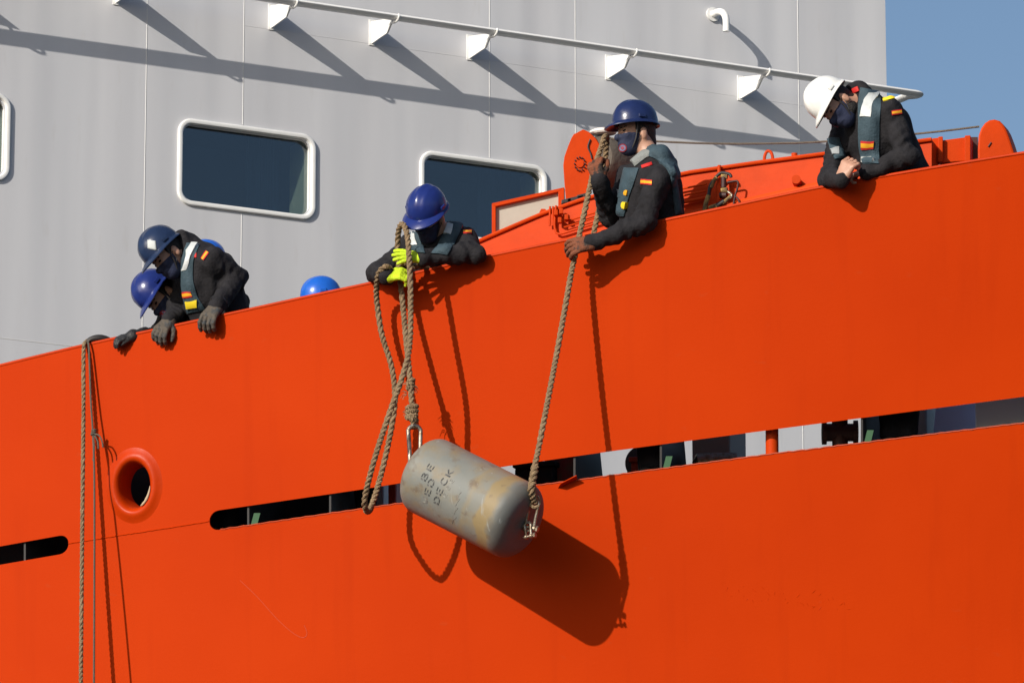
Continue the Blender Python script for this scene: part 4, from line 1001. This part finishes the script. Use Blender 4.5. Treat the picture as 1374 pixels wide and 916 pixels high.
for row in ((('B', 569, 639, INK), ('E', 578.5, 627, INK)), (('V', 570, 671, INK2), ('E', 574.5, 659.5, INK), ('D', 579, 648, INK)), (('D', 586, 671, INK), ('E', 590, 658.5, INK), ('C', 596, 646, INK), ('K', 603, 634.5, INK))):
    tm_ = sum(on_tank(u, v)[0] for _, u, v, _ in row) / len(row)
    for ch, u, v, m in row: letter(ch, u, v, 0.036, m, t_row=tm_)
tm_ = on_tank(603, 651)[0]
for ch, u, v in (('E', 598, 664), ('B', 602, 654), ('E', 606, 645)): letter(ch, u, v, 0.022, INK2, t_row=tm_)
pr_ = [(607, 702), (608.5, 697), (612, 694), (609.5, 690), (611, 685), (614.5, 681), (611.5, 679), (614, 673), (617, 669), (614.5, 666), (619, 660)]
MB().tube(smooth_path([tank_pt(*on_tank(u, v), TRAD + 0.0) for u, v in pr_], 0.006), 0.0022, 5).build('chalk_scrawl', INK2, shell, True)

def shackle(name, label, pin, bow, w_, r, group, side):
    """bow shackle from pin centre to the top of its bow"""
    pin, bow = Vector(pin), Vector(bow); ax = (bow - pin).normalized(); L = (bow - pin).length; sd_ = Vector(side); sd_ = (sd_ - ax * sd_.dot(ax)).normalized(); nm = ax.cross(sd_)
    th = thing(name, label, 'shackle', pin, group); R_ = w_ * 1.15
    P = [pin - sd_ * w_, pin - sd_ * w_ + ax * (L - R_) * 0.5] + [pin + ax * (L - R_) + (-sd_ * math.cos(a) + ax * math.sin(a)) * R_ for a in np.linspace(0, math.pi, 13)] + [pin + sd_ * w_ + ax * (L - R_) * 0.5, pin + sd_ * w_]
    MB().tube(smooth_path(P, 0.01), r, 10).build('bow', STEEL, th, True)
    pn = MB().tube([pin - sd_ * (w_ + 0.018), pin + sd_ * (w_ + 0.022)], r * 0.95, 10).build('pin', STEEL, th, True)
    MB().tube([pin + sd_ * (w_ + 0.014), pin + sd_ * (w_ + 0.026)], r * 1.9, 6).build('pin_head', STEEL, th)
    for s_ in (-1, 1): MB().tube([pin + sd_ * (s_ * w_ - r), pin + sd_ * (s_ * w_ + r)], r * 1.7, 12).build('lug', STEEL, th, True)
pinL = TL - TA * 0.03; bowL = PD(556, 571, 0.22)
shackle('shackle', 'long steel shackle joining the looped rope to the upper end of the cylinder', pinL, bowL, 0.030, 0.0125, 'shackles on the hanging cylinder', (1, 0.15, 0.2))
pinR = TR + TA * 0.035; bowR = pinR + Vector((0.028, -0.045, 0.148))
shackle('shackle', 'rusty bow shackle on the lower end of the cylinder', pinR, bowR, 0.026, 0.009, 'shackles on the hanging cylinder', (1, -0.4, -0.3))
shackle('shackle', 'small rusty shackle dangling below the bow shackle at the lower cylinder end', pinR + Vector((-0.004, -0.014, -0.052)), pinR + Vector((-0.012, -0.012, 0.024)), 0.016, 0.0075, 'shackles on the hanging cylinder', (0.9, -0.5, 0.3))

# ------------------------------------------------------------------ ropes
RR = 0.0178
def px_path(L, u0=None): return [PD(u, v, d, u0) for u, v, d in L]
loop_rope = rope('rope', px_path([(524, 360, 0.22), (517, 358, 0.27), (508, 367, 0.25), (505, 390, 0.15), (507, 415, 0.105), (513, 451, 0.085), (525, 490, 0.06), (530, 530, 0.045), (526, 570, 0.04), (513, 630, 0.041), (501, 672, 0.08), (495.5, 685, 0.20), (490.5, 683, 0.34), (490, 665, 0.43),
    (503, 614, 0.49), (523, 553, 0.455), (539, 508, 0.417), (549.5, 465, 0.374), (551, 399, 0.332), (549, 345, 0.32), (547, 318, 0.30), (543, 304, 0.27), (538.5, 301, 0.235), (535, 309, 0.20), (533.5, 332, 0.15), (536, 365, 0.12), (541, 412, 0.106), (545, 456, 0.13), (550, 504, 0.159), (553, 545, 0.20), (555.5, 575, 0.22)]), RR, 0.10, ROPE, jit=0.05)
tag(loop_rope, 'thick tan rope with a long hanging bight held by lime gloves', 'rope', 'ropes on the hanging cylinder')
tailr = rope('rope', px_path([(536, 350, 0.19), (552, 358, 0.12), (566, 358, 0.05), (580, 366, -0.06), (590, 400, -0.15), (592, 470, -0.35)]), RR, 0.10, ROPE, jit=0.05)
tag(tailr, 'short tan rope end running from the lime gloves back over the rail', 'rope', 'ropes on the hanging cylinder')
def fray(parent, c, k, L, seed):
    rn = random.Random(seed); mb = MB()
    for _ in range(k):
        d = Vector((rn.uniform(-1, 1), rn.uniform(-1, 0.4), rn.uniform(-1, 0.6))).normalized(); p = Vector(c) + d * 0.012
        mb.tube([p, p + d * L * 0.5 + Vector((0, 0, rn.uniform(-.01, .01))), p + d * L * rn.uniform(.7, 1) + Vector((0, 0, -0.012))], [0.003, 0.0024, 0.0012], 5)
    return mb.build('frayed_fibres', ROPE, parent, True)
def knot(parent, c, axis, rad, turns, r, name='knot', m=ROPE):
    axis = Vector(axis).normalized(); a = axis.orthogonal().normalized(); b_ = axis.cross(a); P = []
    for k in range(turns * 10 + 1):
        t = k / 10 * 2 * math.pi; P.append(Vector(c) + axis * (k / (turns * 10) - 0.5) * (turns * r * 1.7) + (a * math.cos(t) + b_ * math.sin(t)) * rad)
    V, F = rope_mesh(P, r, 0.06, 0.012, jit=0.08); return mk(name, V, F, m, parent)
k1 = PD(552.5, 553, 0.200); k2 = PD(551, 516, 0.170)
knot(loop_rope, k1, (0.05, 0, 1), 0.026, 3, 0.015); fray(loop_rope, k1, 16, 0.05, 1); knot(loop_rope, PD(554, 562, 0.210), (1, 0.2, 0.5), 0.020, 2, 0.013)
knot(loop_rope, k2, (0.1, 0, 1), 0.015, 3, 0.012); fray(loop_rope, k2, 12, 0.04, 2); fray(loop_rope, PD(548, 528, 0.180), 8, 0.035, 3)
main_rope = rope('rope', [bowR + Vector((0.0, 0, -0.012))] + px_path([(715.5, 640, 0.425), (725, 590, 0.365), (748, 470, 0.225), (766, 370, 0.13), (774.5, 330, 0.105), (785, 282, 0.02), (797, 228, -0.095), (806, 200, -0.15), (811, 185, -0.20), (814, 185, -0.28), (813, 204, -0.34), (809, 240, -0.36), (803, 285, -0.34), (796, 322, -0.30), (793, 400, -0.42), (793, 470, -0.70)]), RR, 0.10, ROPE, jit=0.05)
tag(main_rope, 'straight tan rope from the orange gloves down to the lower end of the cylinder', 'rope', 'ropes on the hanging cylinder')
sp_ = [bowR + Vector((0.0, -0.004, -0.015))] + px_path([(713, 656, 0.438), (715.2, 642, 0.427), (718.0, 626, 0.410)])
rope('eye_splice', sp_, RR * 1.30, 0.09, ROPE, main_rope, jit=0.06)
th_ = bowR + Vector((0, 0, -0.01)); MB().tube([th_ + Vector((0.026 * math.sin(a), 0.004 * math.cos(a), -0.002 + 0.034 * math.cos(a))) for a in np.linspace(0, 2 * math.pi, 17)], 0.010, 8, False).build('eye', ROPE, main_rope, True)
# thin ropes at the left
lr = rope('rope', px_path([(150, 462, -0.20), (128, 455, -0.05), (115, 459, 0.015), (112.5, 468, 0.045), (112, 500, 0.06), (112, 560, 0.062), (110.5, 700, 0.064), (108.5, 916, 0.064), (107, 1120, 0.064)]), 0.0135, 0.10, ROPE)
tag(lr, 'tan rope hanging straight down the hull at far left', 'rope', 'ropes hanging at the left')
cordo = MB().tube(smooth_path(px_path([(152, 460, -0.20), (135, 453, -0.05), (119.5, 457, 0.018), (119.5, 468, 0.035), (122, 540, 0.04), (124.5, 578, 0.042), (126.5, 640, 0.06), (126.5, 800, 0.09), (125, 1120, 0.11)]), 0.03), 0.0062, 7).build('cord', CORD, None, True)
tag(cordo, 'thin grey cord with a frayed knot hanging beside the left tan rope', 'cord')
kk = PD(125.5, 580, 0.045); knot(cordo, kk, (0.2, 0, 1), 0.010, 3, 0.007, 'knot', CORD)
for e_ in ([(127, 582), (133, 584), (137, 592), (138, 600)], [(127, 584), (131, 592), (132, 602)], [(125, 582), (126.5, 600), (125, 618)]):
    MB().tube(smooth_path(px_path([(a, b, 0.05) for a, b in e_]), 0.01), 0.005, 6).build('loose_end', CORD, cordo, True)
pad = MB().tube(smooth_path(px_path([(114, 461, 0.02), (121, 455.5, 0.0), (133, 452.5, -0.03), (146, 457, -0.08), (152, 464, -0.12)]), 0.01), [0.012] * 3 + [0.022] * 40, 10)
pts = smooth_path(px_path([(115, 460.5, 0.012), (121, 455.5, 0.0), (133, 453.5, -0.03), (146, 457, -0.08), (152, 466, -0.12)]), 0.012)
pad = MB().tube(pts, [0.010 + 0.012 * math.sin(math.pi * (i + 0.5) / len(pts)) for i in range(len(pts))], 10).build('chafe_sleeve', BLACK, None, True)
tag(pad, 'black sleeve on the rail where the left ropes pass over', 'chafe guard')

# ================================================================== machinery behind the bulwark
def PB(u, v, d): return PD(u, v, -d)       # d metres inboard
JT = [(600, 342), (641, 324), (724, 288), (780, 268), (850, 249), (920, 232), (1010, 219), (1105, 206.5), (1237, 189), (1252, 187)]
jib = thing('crane_jib', 'long orange crane jib lying behind the bulwark, pipes along its side', 'crane jib', PB(900, 330, 0.9))
us = list(range(602, 1250, 18)) + [1250]
def yj(u, dd): return onH(u, rail_v(u)).y + dd
V = []; F = []
for u in us:
    a = onY(u, itp(JT, u), yj(u, 0.80)); b_ = onY(u, rail_v(u) + 60, yj(u, 0.80))
    V += [a, b_, a + Vector((0.10, 0.35, 0)), b_ + Vector((0.10, 0.35, 0))]
for i in range(len(us) - 1):
    k = 4 * i; F += [(k, k + 1, k + 5, k + 4), (k + 2, k + 6, k + 7, k + 3), (k, k + 4, k + 6, k + 2), (k + 1, k + 3, k + 7, k + 5)]
k = 4 * (len(us) - 1); F += [(0, 2, 3, 1), (k, k + 1, k + 3, k + 2)]
web = mk('box_girder', V, F, ORANGE2, jib, False)
MB().tube([onY(u, itp(JT, u), yj(u, 0.79)) for u in us], 0.012, 8).build('top_flange', ORANGE2, jib, True)
# lower ledge of the girder, a lighter orange giving it a lit look above the rail
V = []; F = []
us2 = [u for u in us if u < 1120]
for u in us2:
    w2 = 2.0 + 6.0 * max(0, (u - 700) / 400); 
    p = onY(u, rail_v(u) - w2, yj(u, 0.76)); V += [p + Vector((0, 0.05, 0.01)), p, p + Vector((0, -0.03, -0.02)), p + Vector((0, 0, -0.25))]
for i in range(len(us2) - 1):
    for q in range(3): F.append((4 * i + q, 4 * i + q + 1, 4 * i + 5 + q, 4 * i + 4 + q))
mk('lower_ledge', V, F, mat('lit_ledge_orange', (0.62, 0.07, 0.012), 0.5, spec=0.1), jib, False)
def jp(L, dd=0.77): return [onY(u, v, yj(u, dd)) for u, v in L]
for L, r in (([(746, 276), (744, 300), (745.5, 309), (750, 314), (775, 307), (850, 284)], 0.007), ([(757, 298), (800, 285), (850, 270)], 0.005), ([(757, 305), (800, 292), (850, 277)], 0.005), ([(738, 277), (737.5, 303)], 0.006), ([(742, 277), (742, 303)], 0.006),
             ([(895, 258), (920, 252.5), (948, 247)], 0.006), ([(895, 268), (920, 262), (948, 256)], 0.006), ([(895, 277), (920, 271), (948, 265)], 0.010)):
    MB().tube(smooth_path(jp(L), 0.02), r, 8).build('hydraulic_pipe', ORANGE2, jib, True)
for u, v in ((746, 286), (751, 296), (753, 284), (760, 292)): MB().box(jp([(u, v)], 0.75)[0], Vector((1, 0, 0)), Vector((0, 1, 0)), Vector((0, 0, 1)), 0.011, 0.02, 0.016).build('pipe_clamp', ORANGE2, jib, False, 0.003)
MB().tube(smooth_path(jp([(1025.5, 219), (1026, 210), (1028.5, 204), (1031.5, 203), (1034.5, 204.5), (1036.5, 210), (1037, 218)], 0.85), 0.008), 0.009, 8).build('lifting_lug', ORANGE2, jib, True)
MB().tube(jp([(1066, 214), (1066, 206)], 0.85), 0.018, 12).build('grease_cap', ORANGE2, jib, True)
a = jp([(1070, 246)], 0.80)[0]; MB().tube([a, a + Vector((-0.012, -0.09, 0))], 0.026, 16).build('stub_pin', ORANGE2, jib)
a = jp([(729, 287)], 0.85)[0]; MB().prism([a + Vector((-0.022, 0, -0.02)), a + Vector((0.022, 0, -0.02)), a + Vector((0.022, 0, 0.012)), a + Vector((0.012, 0, 0.03)), a + Vector((-0.012, 0, 0.03)), a + Vector((-0.022, 0, 0.012))], (0, 0.02, 0)).build('lifting_lug', ORANGE2, jib)
# lashing tackle
tk = thing('lashing_tackle', 'rusty tan chain tackle hooked on the orange jib', 'tackle', jp([(965, 285)], 0.74)[0])
MB().tube(jp([(964, 290), (965, 250), (965, 222)], 0.76), [0.016, 0.016, 0.010], 10).build('hook_post', ORANGE2, tk, True)
for L, r, m in (([(945, 288), (947, 274), (951, 262)], 0.014, TAN), ([(951, 262), (953, 250), (957, 243)], 0.011, BLACK), ([(954, 252), (958, 242), (962, 238)], 0.012, TAN), ([(960, 238), (968, 232), (979, 234), (981, 238)], 0.009, BLACK), ([(968, 237), (976, 237)], 0.014, TAN), ([(971, 238), (971, 252)], 0.016, DARKRED), ([(968, 256), (976, 255)], 0.016, TAN),
             ([(966, 262), (975, 262)], 0.018, DARKRED), ([(975, 256), (982, 262), (980, 266)], 0.008, STEEL), ([(970, 273), (981, 263)], 0.011, TAN), ([(962, 276), (972, 270)], 0.014, BLACK), ([(952, 280), (962, 276)], 0.016, TAN), ([(976, 245), (989, 243), (990, 250), (986, 264), (984, 276)], 0.006, DARKRED), ([(985, 262), (991, 268), (993, 278)], 0.005, DARKRED), ([(958, 284), (968, 280)], 0.014, DARKRED)):
    MB().tube(smooth_path(jp(L, 0.72), 0.01) if len(L) > 2 else jp(L, 0.72), r, 9).build('chain_link', m, tk, True)
# winch
wn = thing('winch', 'orange winch with rounded cheek plate and canvas wrapped drum', 'winch', PB(785, 300, 1.0))
wy = yj(780, 1.0)
out = [(782, 173.5), (790, 177), (799, 185.5), (804.5, 194), (805.5, 204), (803, 215), (796, 235), (788, 258), (787, 275), (760, 280), (757, 245), (755.5, 222), (757, 210), (762, 196), (766, 186), (769.5, 180), (774, 178)]
ck = MB().prism([onY(u, v, wy) for u, v in out], (0.012, 0.035, 0)).build('cheek_plate', ORANGE2, wn, False, 0.004)
c = onY(778, 220, wy - 0.006)
for k in range(12):
    a = 2 * math.pi * k / 12; q = c + Vector((0.030 * math.cos(a), 0, 0.040 * math.sin(a))); MB().tube([q + Vector((0, 0.01, 0)), q + Vector((0, -0.010, 0))], 0.0048, 6).build('bolt', DARKRED, ck)
MB().tube([c + Vector((0, 0.01, 0)), c + Vector((0, -0.004, 0))], 0.022, 16).build('hub', ORANGE2, ck)
MB().tube(smooth_path([onY(u, v, wy - 0.008) for u, v in ((792, 187), (789, 197), (792.5, 206), (794, 213))], 0.01), 0.0045, 8).build('slot_edge', BLACK, ck, True)
ax = Vector((0.42, 0.55, 0.0)).normalized(); c0 = onY(797, 214, wy + 0.03)
drum = MB().tube([c0, c0 + ax * 0.05, c0 + ax * 0.30, c0 + ax * 0.42], [0.13, 0.155, 0.155, 0.14], 32).build('drum', CANVAS, wn, True)
MB().tube([c0 + ax * 0.42, c0 + ax * 0.45], 0.20, 32).build('far_cheek_plate', ORANGE2, wn, False, 0.004)
lid = onY(809, 177, wy + 0.06)
V = []; F = []; n = 28
for rr, zz in ((0.001, 0.020), (0.05, 0.017), (0.075, 0.006), (0.080, -0.004), (0.072, -0.014), (0.03, -0.018)):
    for k in range(n): V.append(lid + Vector((rr * math.cos(2 * math.pi * k / n) + zz * -0.3, rr * math.sin(2 * math.pi * k / n) * 0.8, zz + rr * math.cos(2 * math.pi * k / n) * 0.05)))
for i in range(5):
    for k in range(n): F.append((i * n + k, (i + 1) * n + k, (i + 1) * n + (k + 1) % n, i * n + (k + 1) % n))
F.append(tuple(range(n))); F.append(tuple(5 * n + k for k in range(n)))
mk('white_lid', V, F, mat('lid_white', (0.72, 0.70, 0.66), 0.4, col2=(0.5, 0.30, 0.16), vscale=14, mixlo=0.55, mixhi=0.7), wn)
for u, v, sx in ((760, 271, 0.03), (772, 268, 0.05), (783, 264, 0.04)): MB().box(onY(u, v, wy - 0.05), Vector((1, 0, 0.25)).normalized(), Vector((0, 1, 0)), Vector((0, 0, 1)), sx, 0.03, 0.012).build('dark_gap_block', BLACK, wn, False, 0.004)  # black blocks stand in for the shaded gap and chain here
# framed guard panel
gp = thing('guard_panel', 'orange framed guard panel with beige infill beside the dark window', 'panel', PB(705, 320, 1.05))
gy = yj(705, 1.05)
Q = [onY(u, v, gy) for u, v in ((660, 330), (757, 300), (757, 253), (660, 274.5))]
cen = sum(Q, Vector()) / 4
I4 = [onY(u, v, gy) for u, v in ((665, 330), (749, 302), (749, 259), (665, 278.5))]
MB().prism(I4, (0, 0.012, 0)).build('infill', BEIGE, gp)
for i in range(4):
    j = (i + 1) % 4; MB().prism([Q[i] + Vector((0, -0.03, 0)), Q[j] + Vector((0, -0.03, 0)), I4[j] + Vector((0, -0.03, 0)), I4[i] + Vector((0, -0.03, 0))], (0.004, 0.06, 0)).build('frame_bar', ORANGE2, gp, False, 0.002)
# box girder and end plate at right
bxg = thing('crane_pedestal', 'orange box girder ending in a thick rounded plate at far right', 'crane base', PB(1290, 260, 1.0))
by = yj(1290, 1.0)
MB().prism([onY(u, v, by) for u, v in ((1232, 188), (1261, 184.5), (1261, 217), (1232, 219))], (0.05, 0.30, 0)).build('girder_or_gap_block', ORANGE2, bxg, False, 0.004)
MB().prism([onY(u, v, by + 0.02) for u, v in ((1263, 188.5), (1296, 184), (1296, 216), (1263, 218.5))], (0.05, 0.30, 0)).build('girder_or_gap_block', ORANGE2, bxg, False, 0.004)
MB().prism([onY(u, v, by - 0.02) for u, v in ((1259, 183.5), (1265, 183), (1265, 217), (1259, 217.5))], (0.02, 0.20, 0)).build('flange', ORANGE2, bxg, False, 0.003)
MB().prism([onY(u, v, by - 0.03) for u, v in ((1294.5, 182), (1302, 181.5), (1302, 222), (1294.5, 222))], (0.06, 0.30, 0)).build('flange', ORANGE2, bxg, False, 0.003)
MB().prism([onY(u, v, by + 0.10) for u, v in ((1302, 184), (1312, 184), (1312, 224), (1302, 224))], (0.02, 0.2, 0)).build('girder_or_gap_block', DARKRED, bxg)  # dark red filler standing in for the shaded gap by the end plate
arcp = [(1312, 240), (1311.5, 200), (1312.5, 182), (1316, 172), (1321, 165), (1327, 161), (1334, 160), (1341, 162), (1346, 167), (1350, 174), (1355, 187), (1361, 206), (1366, 235)]
MB().prism([onY(u, v, by - 0.06) for u, v in arcp], (0.045, 0.16, 0.008)).build('end_plate', ORANGE2, bxg, False, 0.012)
MB().tube([onY(1326, 197, by - 0.065), onY(1330, 191, by - 0.065)], 0.004, 6).build('scratch', DARKRED, bxg)
for u, v in ((1249, 223), (1261, 223), (1246, 215), (1251, 209)):
    q = onY(u, v, by - 0.10); MB().tube([q + Vector((0, 0.05, -0.01)), q + Vector((0, 0, 0)), q + Vector((0, -0.004, 0.006))], [0.012, 0.012, 0.004], 8).build('bolt', STEEL if v > 220 else ORANGE2, bxg, True)
MB().box(onY(1275, 224, by + 0.18), Vector((1, 0, 0)), Vector((0, 1, 0)), Vector((0, 0, 1)), 0.16, 0.05, 0.02).build('gap_shade_strip', DARKRED, bxg)  # dark strip painted in place of the shade under the girder
wire = MB().tube(smooth_path([onY(u, v, yj(1100, 1.05)) for u, v in ((820, 186), (884, 190), (960, 192.8), (1040, 192.5), (1105, 190.2), (1237, 179), (1314, 170))], 0.1), 0.0062, 8).build('wire_rope', mat('greased_wire', (0.16, 0.13, 0.10), 0.6, metal=0.3, bump=0.5, bscale=200), None, True)
tag(wire, 'taut thin wire rope from the winch to the rounded orange end plate', 'wire rope')

# ================================================================== things seen through the slot (they stand on the deck)
def slot_box(name, label, cat, u0_, u1_, dd, h, m, dep=0.3, lean=0.0, group=None):
    zz = deck_z((u0_ + u1_) / 2); um = (u0_ + u1_) / 2; yy = onH(um, itp(SBOT, um)).y + dd
    ya_ = onH(u0_, itp(SBOT, u0_)).y + dd; yb_ = onH(u1_, itp(SBOT, u1_)).y + dd; a = onY(u0_, itp(SBOT, u0_) - 15, ya_); b_ = onY(u1_, itp(SBOT, u1_) - 15, yb_)
    th = thing(name, label, cat, Vector(((a.x + b_.x) / 2, yy, zz)), group)
    sk = Vector((0.36, 0.93, 0)) * dep; P = [Vector((a.x, ya_, zz)), Vector((b_.x, yb_, zz)), Vector((b_.x, yb_, zz)) + sk, Vector((a.x, ya_, zz)) + sk]
    P += [p + Vector((lean, 0, h)) for p in P]
    MB().hexa(P).build('body', m, th, False, 0.012)
    up_ = Vector((0, 0, 1)); MB().hexa([p + Vector((sx * 0.012 , sy * 0.012, h)) for p, sx, sy in zip(P[:4], (-1, 1, 1, -1), (-1, -1, 1, 1))] + [p + Vector((sx * 0.012, sy * 0.012, h + 0.03)) for p, sx, sy in zip(P[:4], (-1, 1, 1, -1), (-1, -1, 1, 1))]).build('lid', m, th, False, 0.006) if lean == 0 else None
    return th
DKB = mat('dark_box_paint', (0.014, 0.014, 0.016), 0.7, var=0.2, vscale=6)
slot_box('dark_filler_box', 'dark box added to blacken the view through the far left slot', 'locker', -60, 105, 0.45, 0.75, DKB, group='dark filler boxes')  # dark boxes added to hide the sunlit wall behind the slot
slot_box('dark_filler_box', 'dark box added to blacken the left end of the long slot, right of the fairlead', 'locker', 150, 372, 0.62, 0.95, DKB, group='dark filler boxes')
slot_box('dark_filler_box', 'dark box added to blacken the slot near the hanging rope bight', 'locker', 378, 472, 0.70, 0.75, DKB, group='dark filler boxes')
slot_box('white_case', 'white case standing behind the slot beside the rope bight', 'case', 474, 514, 0.80, 0.5, mat('case_white', (0.6, 0.58, 0.58), 0.5))
slot_box('red_valve_box', 'small red orange valve box behind the slot left of the cylinder', 'box', 520, 531, 0.55, 0.30, mat('valve_red', (0.55, 0.05, 0.02), 0.5))
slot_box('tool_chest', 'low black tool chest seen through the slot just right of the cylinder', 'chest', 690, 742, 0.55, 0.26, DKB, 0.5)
slot_box('red_crate', 'dull red crate seen through the slot right of the cylinder', 'crate', 730, 772, 0.62, 0.45, mat('crate_dull_red', (0.22, 0.035, 0.03), 0.7, col2=(0.12, 0.10, 0.06), vscale=12))
slot_box('fuel_can', 'bright red fuel can seen through the slot beside the black stay', 'can', 846, 856, 0.50, 0.20, mat('can_red', (0.55, 0.05, 0.02), 0.5), 0.12)
slot_box('cable_box', 'brown grey cable box seen through the slot left of the orange stanchion', 'box', 928, 979, 0.75, 0.6, mat('brown_grey_paint', (0.30, 0.26, 0.23), 0.7))
slot_box('grey_cabinet', 'grey cabinet with pipes behind the right part of the slot', 'cabinet', 1205, 1243, 0.80, 0.6, mat('cabinet_grey', (0.34, 0.32, 0.29), 0.6))
slot_box('blue_case', 'blue grey case seen through the slot at right', 'case', 1246, 1306, 0.62, 0.5, mat('case_blue', (0.60, 0.66, 0.95), 0.6), lean=0.06)
slot_box('grey_screen', 'blue grey steel screen behind the slot at the far right', 'screen', 1308, 1480, 0.45, 0.9, mat('screen_grey', (0.80, 0.81, 0.84), 0.6), 0.05)
slot_box('standing_platform', 'low grey standing platform under the person in white helmet', 'platform', 1120, 1240, 1.3, 0.21, DKB, 0.3) if False else None
# dark drum
q = onY(862, itp(SBOT, 862) - 8, onH(862, 640).y + 0.62); zz = deck_z(862)
dr = thing('hose_reel', 'black hose reel seen through the slot beside the fuel can', 'hose reel', Vector((q.x, q.y, zz)))
MB().tube([q + Vector((0, -0.05, 0)), q + Vector((0, 0.16, 0))], 0.085, 28).build('drum', BLACK, dr, False, 0.004)
MB().tube([q + Vector((0, -0.06, 0)), q + Vector((0, -0.05, 0))], 0.10, 28).build('flange', mat('reel_grey', (0.12, 0.12, 0.12), 0.5), dr)
MB().box(Vector((q.x, q.y + 0.05, (q.z + zz) / 2)), Vector((1, 0, 0)), Vector((0, 1, 0)), Vector((0, 0, 1)), 0.04, 0.03, (q.z - zz) / 2).build('stand', BLACK, dr)
# valve / hydrant
hy = onH(1126, 590).y + 0.30; hx = onY(1127, 580, hy); zz = deck_z(1127)
hd = thing('hydrant', 'dark red deck hydrant with a flanged cross joint seen through the slot', 'hydrant', Vector((hx.x, hy, zz)))
MB().tube([Vector((hx.x, hy, zz)), Vector((hx.x, hy, hx.z + 0.35))], 0.045, 18).build('riser', DARKRED, hd, True)
MB().tube([hx + Vector((-0.10, 0, 0)), hx + Vector((0.10, 0, 0))], 0.05, 18).build('cross_pipe', DARKRED, hd, True)
for sx in (-1, 1):
    MB().tube([hx + Vector((sx * 0.075, 0, 0)), hx + Vector((sx * 0.10, 0, 0))], 0.068, 18).build('flange', DARKRED, hd)
# silver pressure bottle lying on deck
bp_ = onY(955, itp(SBOT, 955) - 4, onH(955, 620).y + 0.5)
gb = thing('steel_bottle', 'rounded silver pressure bottle peeking over the slot edge left of the orange stanchion', 'bottle', Vector((bp_.x, bp_.y, deck_z(955))))
MB().tube([bp_ + Vector((-0.10, 0, -0.035)), bp_ + Vector((-0.08, 0, -0.02)), bp_ + Vector((0.02, 0, -0.02)), bp_ + Vector((0.14, 0, -0.02))], [0.02, 0.05, 0.055, 0.055], 20).build('body', STEEL, gb, True)
MB().box(Vector((bp_.x, bp_.y, (bp_.z + deck_z(955)) / 2 - 0.03)), Vector((1, 0, 0)), Vector((0, 1, 0)), Vector((0, 0, 1)), 0.06, 0.03, max(0.02, (bp_.z - deck_z(955)) / 2 - 0.02)).build('cradle', BLACK, gb)
# diagonal stay wire at far right
ya = onH(1330, 560).y + 0.5
sw = MB().tube([onY(1338, 525, ya), onY(1328, 545, ya), onY(1312, 585, ya)], 0.009, 8).build('stay_wire', BLACK, None, True)
tag(sw, 'dark diagonal stay wire crossing the slot at far right', 'wire')
